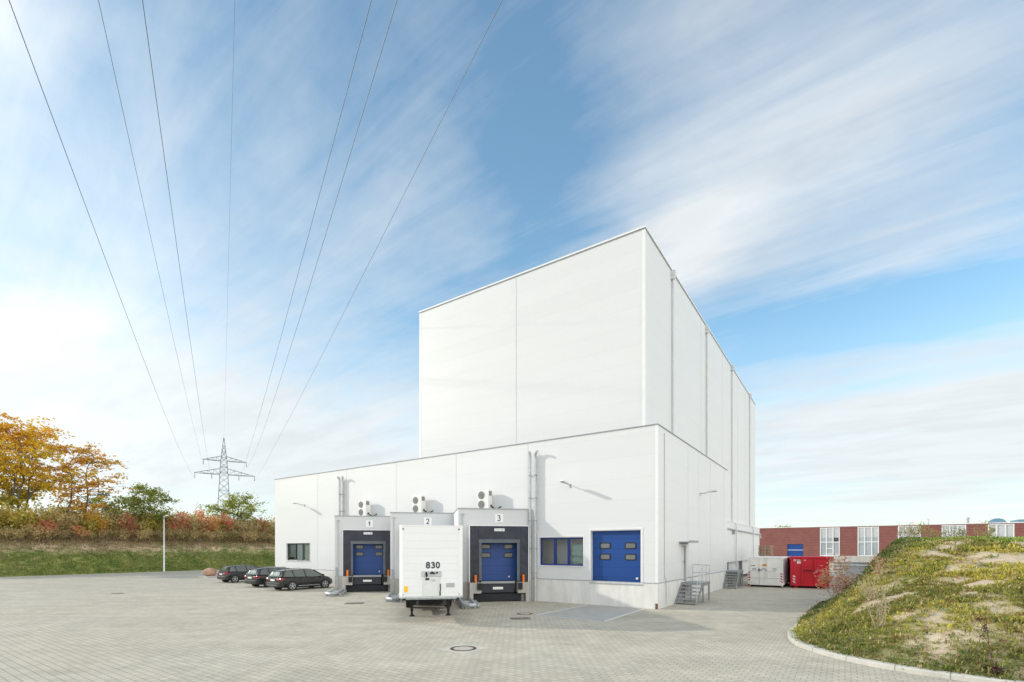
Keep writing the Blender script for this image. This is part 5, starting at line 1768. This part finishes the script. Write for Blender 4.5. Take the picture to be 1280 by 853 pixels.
def make_tree(name, label, cat, loc, H, W, mat, n_leaf, leaf, seed, group=None, base=.18, bushy=.5, stems=1, flat=.45, lean=(0, 0), limbs=16, gap=.0, sig=.55, top=1.0):
    rs = np.random.RandomState(seed)
    t = thing(name, label, cat, loc, 0, group)
    sk = MB(); cl = []
    for sidx in range(stems):
        an0 = rs.uniform(0, 6.28)
        spread = 0 if stems == 1 else .10 * W
        top_p = np.array((lean[0] + np.cos(an0) * spread * 1.6, lean[1] + np.sin(an0) * spread * 1.6, H * rs.uniform(.86, .98) * top))
        pts = []
        for k in range(9):
            f = k / 8
            p = top_p * f + np.array((np.cos(an0) * spread * .4 * (1 - f), np.sin(an0) * spread * .4 * (1 - f), 0))
            p = p + np.array((rs.normal(0, .018 * H), rs.normal(0, .018 * H), 0)) * (f > 0)
            pts.append(p)
        r0 = .013 * H + .03
        sk.tube(pts, r0 / max(1, stems ** .4), 8, .018)
        pts = np.array(pts)
        for i in range(limbs):
            f = base + (0.97 - base) * (i + rs.uniform(0, 1)) / limbs
            k = min(int(f * 8), 7); p0 = pts[k] + (pts[k + 1] - pts[k]) * (f * 8 - k)
            az = rs.uniform(0, 6.283) if i % 2 == 0 else i * 2.4
            g = (f - base) / (1 - base)
            ln = W * .5 * (math.sin(math.pi * min(1, .16 + .80 * g)) ** .65) * rs.uniform(.65, 1.15)
            rise = rs.uniform(.15, .75) * (0.4 + bushy)
            d = np.array((math.cos(az), math.sin(az), rise))
            P = [p0, p0 + d * ln * .5 + rs.normal(0, .05 * ln, 3), p0 + d * ln * np.array((1, 1, .85)) + rs.normal(0, .06 * ln, 3)]
            sk.tube(P, r0 * .34 * (1.1 - .7 * g), 5, .012, cap=False)
            nb = 3 + int(ln * 1.4)
            for j in range(nb):
                q = rs.uniform(.3, 1.0)
                pb = P[0] + (P[1] - P[0]) * min(1, q * 2) + (P[2] - P[1]) * max(0, q * 2 - 1)
                dd = rs.normal(size=3) * np.array((1, 1, .45)); dd /= np.linalg.norm(dd)
                pe = pb + dd * ln * rs.uniform(.15, .40)
                sk.tube([pb, pe], .02, 4, .006, cap=False)
                if rs.rand() > gap:
                    cl.append((pe, rs.uniform(.6, 1.3)))
                    if rs.rand() < .6: cl.append((pb + (pe - pb) * .5, rs.uniform(.4, .8)))
    c = np.array([p for p, _ in cl]); w = np.array([q for _, q in cl])
    idx = rs.choice(len(c), n_leaf, p=w / w.sum())
    P = c[idx] + rs.normal(size=(n_leaf, 3)) * (sig * w[idx])[:, None] * np.array((1, 1, flat))
    P[:, 2] = np.maximum(P[:, 2], .1)
    V, F = leaf_quads(P, leaf, rs)
    sk.build('trunk', M_BARK, t)
    np_mesh('crown', V, F, mat, t)
    return t


def make_shrub(name, label, cat, loc, H, W, mat, n_leaf, leaf, seed, group=None, nst=9, sig=.32, stem_mat=None, low=.12):
    rs = np.random.RandomState(seed)
    t = thing(name, label, cat, loc, 0, group)
    sk = MB(); cl = []
    for i in range(nst):
        az = rs.uniform(0, 6.283); rr = rs.uniform(.1, 1) ** .6 * W * .5
        tip = np.array((math.cos(az) * rr, math.sin(az) * rr, H * rs.uniform(.72, 1.0) * (1 - .40 * (rr / (W * .5)) ** 2)))
        b = tip * np.array((.22, .22, 0))
        mid = (b + tip) / 2 + rs.normal(0, .06 * H, 3)
        sk.tube([b, mid, tip], .016 * H / 2, 5, .006, cap=False)
        for j in range(11):
            f = low + (1 - low) * rs.rand() ** .75
            p = b * (1 - f) ** 2 + 2 * mid * f * (1 - f) + tip * f * f
            d = rs.normal(size=3) * np.array((1, 1, .6)); d /= np.linalg.norm(d)
            e = p + d * W * rs.uniform(.06, .16)
            sk.tube([p, e], .009, 4, .004, cap=False)
            cl.append(e)
    c = np.array(cl)
    P = c[rs.randint(0, len(c), n_leaf)] + rs.normal(size=(n_leaf, 3)) * sig * np.array((1, 1, .8))
    P[:, 2] = np.abs(P[:, 2]) + .03
    V, F = leaf_quads(P, leaf, rs, .15)
    sk.build('stems', stem_mat or M_BARK, t)
    np_mesh('foliage', V, F, mat, t)
    return t


L_GOLD = leaf_mat('golden_autumn_leaf', [(0.0, (0.17, 0.19, 0.033)), (0.22, (0.40, 0.39, 0.05)), (0.45, (0.76, 0.56, 0.06)), (0.75, (0.80, 0.50, 0.06)), (1.0, (0.72, 0.36, 0.07))], .32, .5, .45, (2, 15))
L_ORNG = leaf_mat('orange_autumn_leaf', [(0.0, (0.60, 0.44, 0.07)), (0.35, (0.72, 0.40, 0.07)), (0.7, (0.60, 0.26, 0.075)), (1.0, (0.44, 0.17, 0.09))], .4, .5, .5)
L_GREEN = leaf_mat('green_leaf', [(0.0, (0.12, 0.155, 0.03)), (0.45, (0.27, 0.315, 0.05)), (0.8, (0.45, 0.46, 0.07)), (1.0, (0.58, 0.52, 0.09))], .5, .5, .5)
L_OLIVE = leaf_mat('olive_leaf', [(0.0, (0.250, 0.250, 0.075)), (0.35, (0.500, 0.463, 0.112)), (0.65, (0.725, 0.575, 0.150)), (1.0, (0.700, 0.400, 0.138))], .38, .5, .4)
L_BROWN = leaf_mat('brown_leaf', [(0.0, (0.275, 0.225, 0.106)), (0.4, (0.525, 0.425, 0.200)), (0.75, (0.700, 0.550, 0.275)), (1.0, (0.650, 0.362, 0.175))], .4, .5, .45)
L_RED = leaf_mat('red_leaf', [(0.0, (0.52, 0.16, 0.10)), (0.4, (0.72, 0.28, 0.16)), (0.7, (0.76, 0.38, 0.17)), (1.0, (0.66, 0.44, 0.17))], .7, .5, .7)
L_RUST = leaf_mat('dark_red_leaf', [(0.0, (0.34, 0.11, 0.075)), (0.5, (0.52, 0.20, 0.11)), (1.0, (0.62, 0.32, 0.13))], .7, .45, .6)
L_GREY = leaf_mat('grey_green_leaf', [(0.0, (0.150, 0.173, 0.135)), (0.6, (0.255, 0.277, 0.210)), (1.0, (0.360, 0.345, 0.240))], .7, .3, .5)
L_PURP = leaf_mat('purple_leaf', [(0.0, (0.045, 0.018, 0.028)), (0.6, (0.085, 0.03, 0.04)), (1.0, (0.13, 0.06, 0.05))], 3, .2, .6)
L_PINK = leaf_mat('pink_orange_leaf', [(0.0, (0.72, 0.20, 0.20)), (0.45, (0.78, 0.34, 0.27)), (0.8, (0.76, 0.50, 0.26)), (1.0, (0.60, 0.50, 0.16))], 1.6, .4, .7)


def bk(d, y):
    return wl(BANK_X - d, y, float(bank_height(np.array([d], float), np.array([y], float))[0]) - .1)


TG = 'trees on the embankment'
make_tree('maple_tree', 'tall golden and green maple at the far left of the embankment', 'tree', bk(13, -8.0), 15.0, 10.5, L_GOLD, 8000, .36, 11, TG, .22, .75, 3, .40, limbs=15, gap=.18, sig=.50)
make_tree('maple_tree', 'sparse orange maple with layered sprays and a bare grey trunk on the embankment', 'tree', bk(12, -3.0), 12.3, 10.0, L_ORNG, 3300, .34, 23, TG, .18, .35, 2, .22, (1.0, .6), limbs=17, gap=.25, sig=.48)
make_tree('maple_tree', 'golden maple cut by the left border behind the hedge', 'tree', bk(15, -12.5), 14.0, 9.0, L_GOLD, 5000, .36, 35, TG, .2, .7, 2, .45, limbs=14, gap=.15, sig=.5)
make_tree('broadleaf_tree', 'round green tree standing alone in the hedge left of the lamp post', 'tree', bk(11, 4.2), 7.7, 7.6, L_GREEN, 5000, .27, 41, TG, .12, .55, 2, .5, limbs=15, gap=.05, sig=.40)
make_tree('broadleaf_tree', 'low round green tree in front of the pylon', 'tree', bk(12.5, 18.8), 7.6, 7.8, L_GREEN, 4600, .27, 53, TG, .1, .5, 2, .5, limbs=15, gap=.05, sig=.42)
make_tree('broadleaf_tree', 'slender greyish green tree behind the orange maple', 'tree', bk(17, 1.4), 7.0, 4.4, L_GREY, 1300, .25, 61, TG, .2, .6, 1, .5, limbs=13, gap=.2, sig=.34)
make_tree('broadleaf_tree', 'small yellowish green tree between the orange maple and the round green tree', 'tree', bk(13.5, 1.6), 5.6, 4.6, L_GREEN, 1700, .26, 67, TG, .12, .5, 2, .5, limbs=12, sig=.36)

SG = 'shrubs of the hedge on the embankment'
LAB = {'o': 'olive green shrub in the dense hedge along the embankment top', 'b': 'brown tangled shrub in the dense hedge along the embankment top', 'd': 'low dry straw coloured shrub at the front of the hedge'}
proto = {}
proto['o'] = make_shrub('hedge_shrub', LAB['o'], 'shrub', bk(10.6, -15), 3.7, 4.2, L_OLIVE, 2000, .25, 101, SG, 12, .34, M_STEM)
proto['b'] = make_shrub('hedge_shrub', LAB['b'], 'shrub', bk(10.6, -17), 3.5, 4.2, L_BROWN, 2000, .23, 102, SG, 13, .34, M_STEM)
proto['d'] = make_shrub('hedge_shrub', LAB['d'], 'shrub', bk(8.9, -16), 1.7, 3.0, L_BROWN, 1500, .16, 103, SG, 14, .24, M_STEM)
rs = random.Random(12)
y = -13.2
i = 0
while y < 33:
    k = 'o' if (i % 3 != 1 and y < 6) or rs.random() < .25 else 'b'
    copy_thing(proto[k], bk(10.4 + rs.uniform(-.6, .6), y), rs.uniform(0, 6.28), None, rs.uniform(.86, 1.14))
    k = 'b' if rs.random() < .6 else 'o'
    copy_thing(proto[k], bk(13.2 + rs.uniform(-.6, .8), y + .9), rs.uniform(0, 6.28), None, rs.uniform(.95, 1.2))
    copy_thing(proto['d'], bk(8.7 + rs.uniform(-.3, .3), y + rs.uniform(-.4, .4)), rs.uniform(0, 6.28), None, rs.uniform(.8, 1.15))
    y += 2.0 + rs.uniform(-.2, .3)
    i += 1
RG = 'red and orange shrubs in the hedge'
make_shrub('red_shrub', 'bright red pointed shrub rising from the hedge left of the pylon', 'shrub', bk(10.2, 12.4), 5.3, 3.0, L_RED, 1900, .22, 201, RG, 9, .28, M_STEM)
make_shrub('red_shrub', 'pinkish red shrub beside the head of the lamp post', 'shrub', bk(10.0, 8.6), 4.5, 3.2, L_RED, 1700, .22, 202, RG, 9, .30, M_STEM)
make_shrub('red_shrub', 'salmon red shrub left of the green tree before the pylon', 'shrub', bk(10.8, 15.6), 4.9, 2.8, L_RED, 1300, .22, 203, RG, 8, .28, M_STEM)
make_shrub('red_shrub', 'small salmon shrub low in the hedge below the tall golden maple', 'shrub', bk(8.9, -6.6), 2.7, 2.6, L_RED, 900, .2, 204, RG, 8, .26, M_STEM)
make_shrub('red_shrub', 'dark russet shrub below the round green tree', 'shrub', bk(9.2, 1.9), 3.6, 2.6, L_RUST, 1500, .21, 205, RG, 9, .28, M_STEM)
make_shrub('red_shrub', 'orange shrub below the layered orange maple', 'shrub', bk(9.6, -.6), 4.1, 3.0, L_ORNG, 1600, .22, 206, RG, 9, .30, M_STEM)
make_shrub('red_shrub', 'small orange shrub at the front of the hedge below the orange maple', 'shrub', bk(8.6, -3.2), 2.0, 2.2, L_RED, 700, .2, 207, RG, 7, .24, M_STEM)
make_shrub('red_shrub', 'dark red shrub behind the trunk of the orange maple', 'shrub', bk(12.6, -2.2), 4.8, 3.0, L_RUST, 1300, .22, 208, RG, 8, .30, M_STEM)
make_shrub('red_shrub', 'faded orange shrub at the warehouse end of the hedge', 'shrub', bk(10.5, 21.8), 4.2, 2.6, L_RUST, 1100, .21, 209, RG, 8, .28, M_STEM)


def mz(x, y):
    z, d = mound_height(np.array([x], float), np.array([y], float))
    return float(z[0])


def mpos(x, y):
    return (x, y, mz(x, y) - .03)


# plants that stand out on the mound
make_shrub('autumn_shrub', 'airy pink and orange shrub at the foot of the mound beside the red container', 'shrub', (17.6, 26.4, 0), 2.5, 1.9, L_PINK, 1000, .12, 301, None, 6, .20, M_STEM, .15)
make_shrub('autumn_shrub', 'wispy reddish shrub with bare stems on the dark slope of the mound', 'shrub', mpos(14.2, 18.8), 1.35, .8, L_RUST, 130, .06, 302, None, 8, .09, M_STEM, .5)
make_shrub('dry_weed', 'dead grey brown stalks of weed on the slope above the kerb', 'weed', mpos(10.6, 14.1), 1.35, .8, L_BROWN, 160, .035, 303, None, 11, .06, M_STEM, .45)
make_shrub('dry_weed', 'clump of dead stalks near the left flank of the mound', 'weed', mpos(12.4, 16.8), 1.1, .8, L_BROWN, 160, .04, 304, None, 10, .07, M_STEM, .4)
WG = 'tall weeds on top of the mound'
for k, (x, y, hh) in enumerate(((19.6, 24.2, .95), (20.3, 24.0, 1.15), (21.1, 24.4, .85), (21.8, 24.1, 1.05), (22.6, 24.6, .80), (23.4, 24.2, 1.25), (20.8, 25.2, 1.0), (24.3, 24.8, .7))):
    make_shrub('tall_weed', 'spindly yellowish weed standing up from the crest of the mound', 'weed', mpos(x, y), hh, .75, L_OLIVE, 170, .06, 320 + k, WG, 8, .08, M_STEM, .35)

pd = thing('dock_plant', 'dark purple dock plant with a tall bare stalk near the kerb', 'plant', mpos(10.85, 10.95), 0)
MB().tube([(0, 0, 0), (-.05, .02, .35), (-.12, .03, .75), (-.16, .04, 1.12), (-.22, .05, 1.25)], .012, 6, .006).tube([(-.12, .03, .75), (-.22, .03, .92)], .006, 5).tube([(-.16, .04, 1.1), (-.30, .04, 1.22), (-.34, .04, 1.36)], .006, 5).build('stalk', simple('purple_stalk', (.10, .05, .05), .8), pd, True)
q = MB()
rs2 = random.Random(4)
for k in range(9):
    an = rs2.uniform(0, 6.28); tl = rs2.uniform(.3, 1.0); ln = rs2.uniform(.16, .28)
    d = Vector((math.cos(an), math.sin(an), tl)).normalized(); sdv = Vector((-math.sin(an), math.cos(an), 0))
    o_ = Vector((0, 0, .04 + .02 * k)); w_ = ln * .26
    pts = [o_, o_ + d * ln * .45 + sdv * w_, o_ + d * ln + Vector((0, 0, -.05)), o_ + d * ln * .45 - sdv * w_, o_ + d * ln * .5 + Vector((0, 0, -.012))]
    q.add(pts, [(0, 1, 4), (1, 2, 4), (2, 3, 4), (3, 0, 4)])
q.build('leaf_rosette', L_PURP, pd, True)
V, F = leaf_quads(np.concatenate([np.random.RandomState(1).normal(size=(26, 3)) * .045 + np.array((-.17, .04, 1.08)), np.random.RandomState(2).normal(size=(9, 3)) * .03 + np.array((-.33, .04, 1.36)), np.random.RandomState(3).normal(size=(9, 3)) * .035 + np.array((-.26, .03, .93))]), .055, np.random.RandomState(9))
np_mesh('seed_head', V, F, L_PURP, pd)
# a tree top showing above the brick building
make_tree('broadleaf_tree', 'small tree top peeping over the roof of the brick building', 'tree', wl(-6.5, 142, 0), 10.8, 6.0, L_GREEN, 900, .4, 71, None, .3, .6, 1, .5, limbs=12, sig=.5)
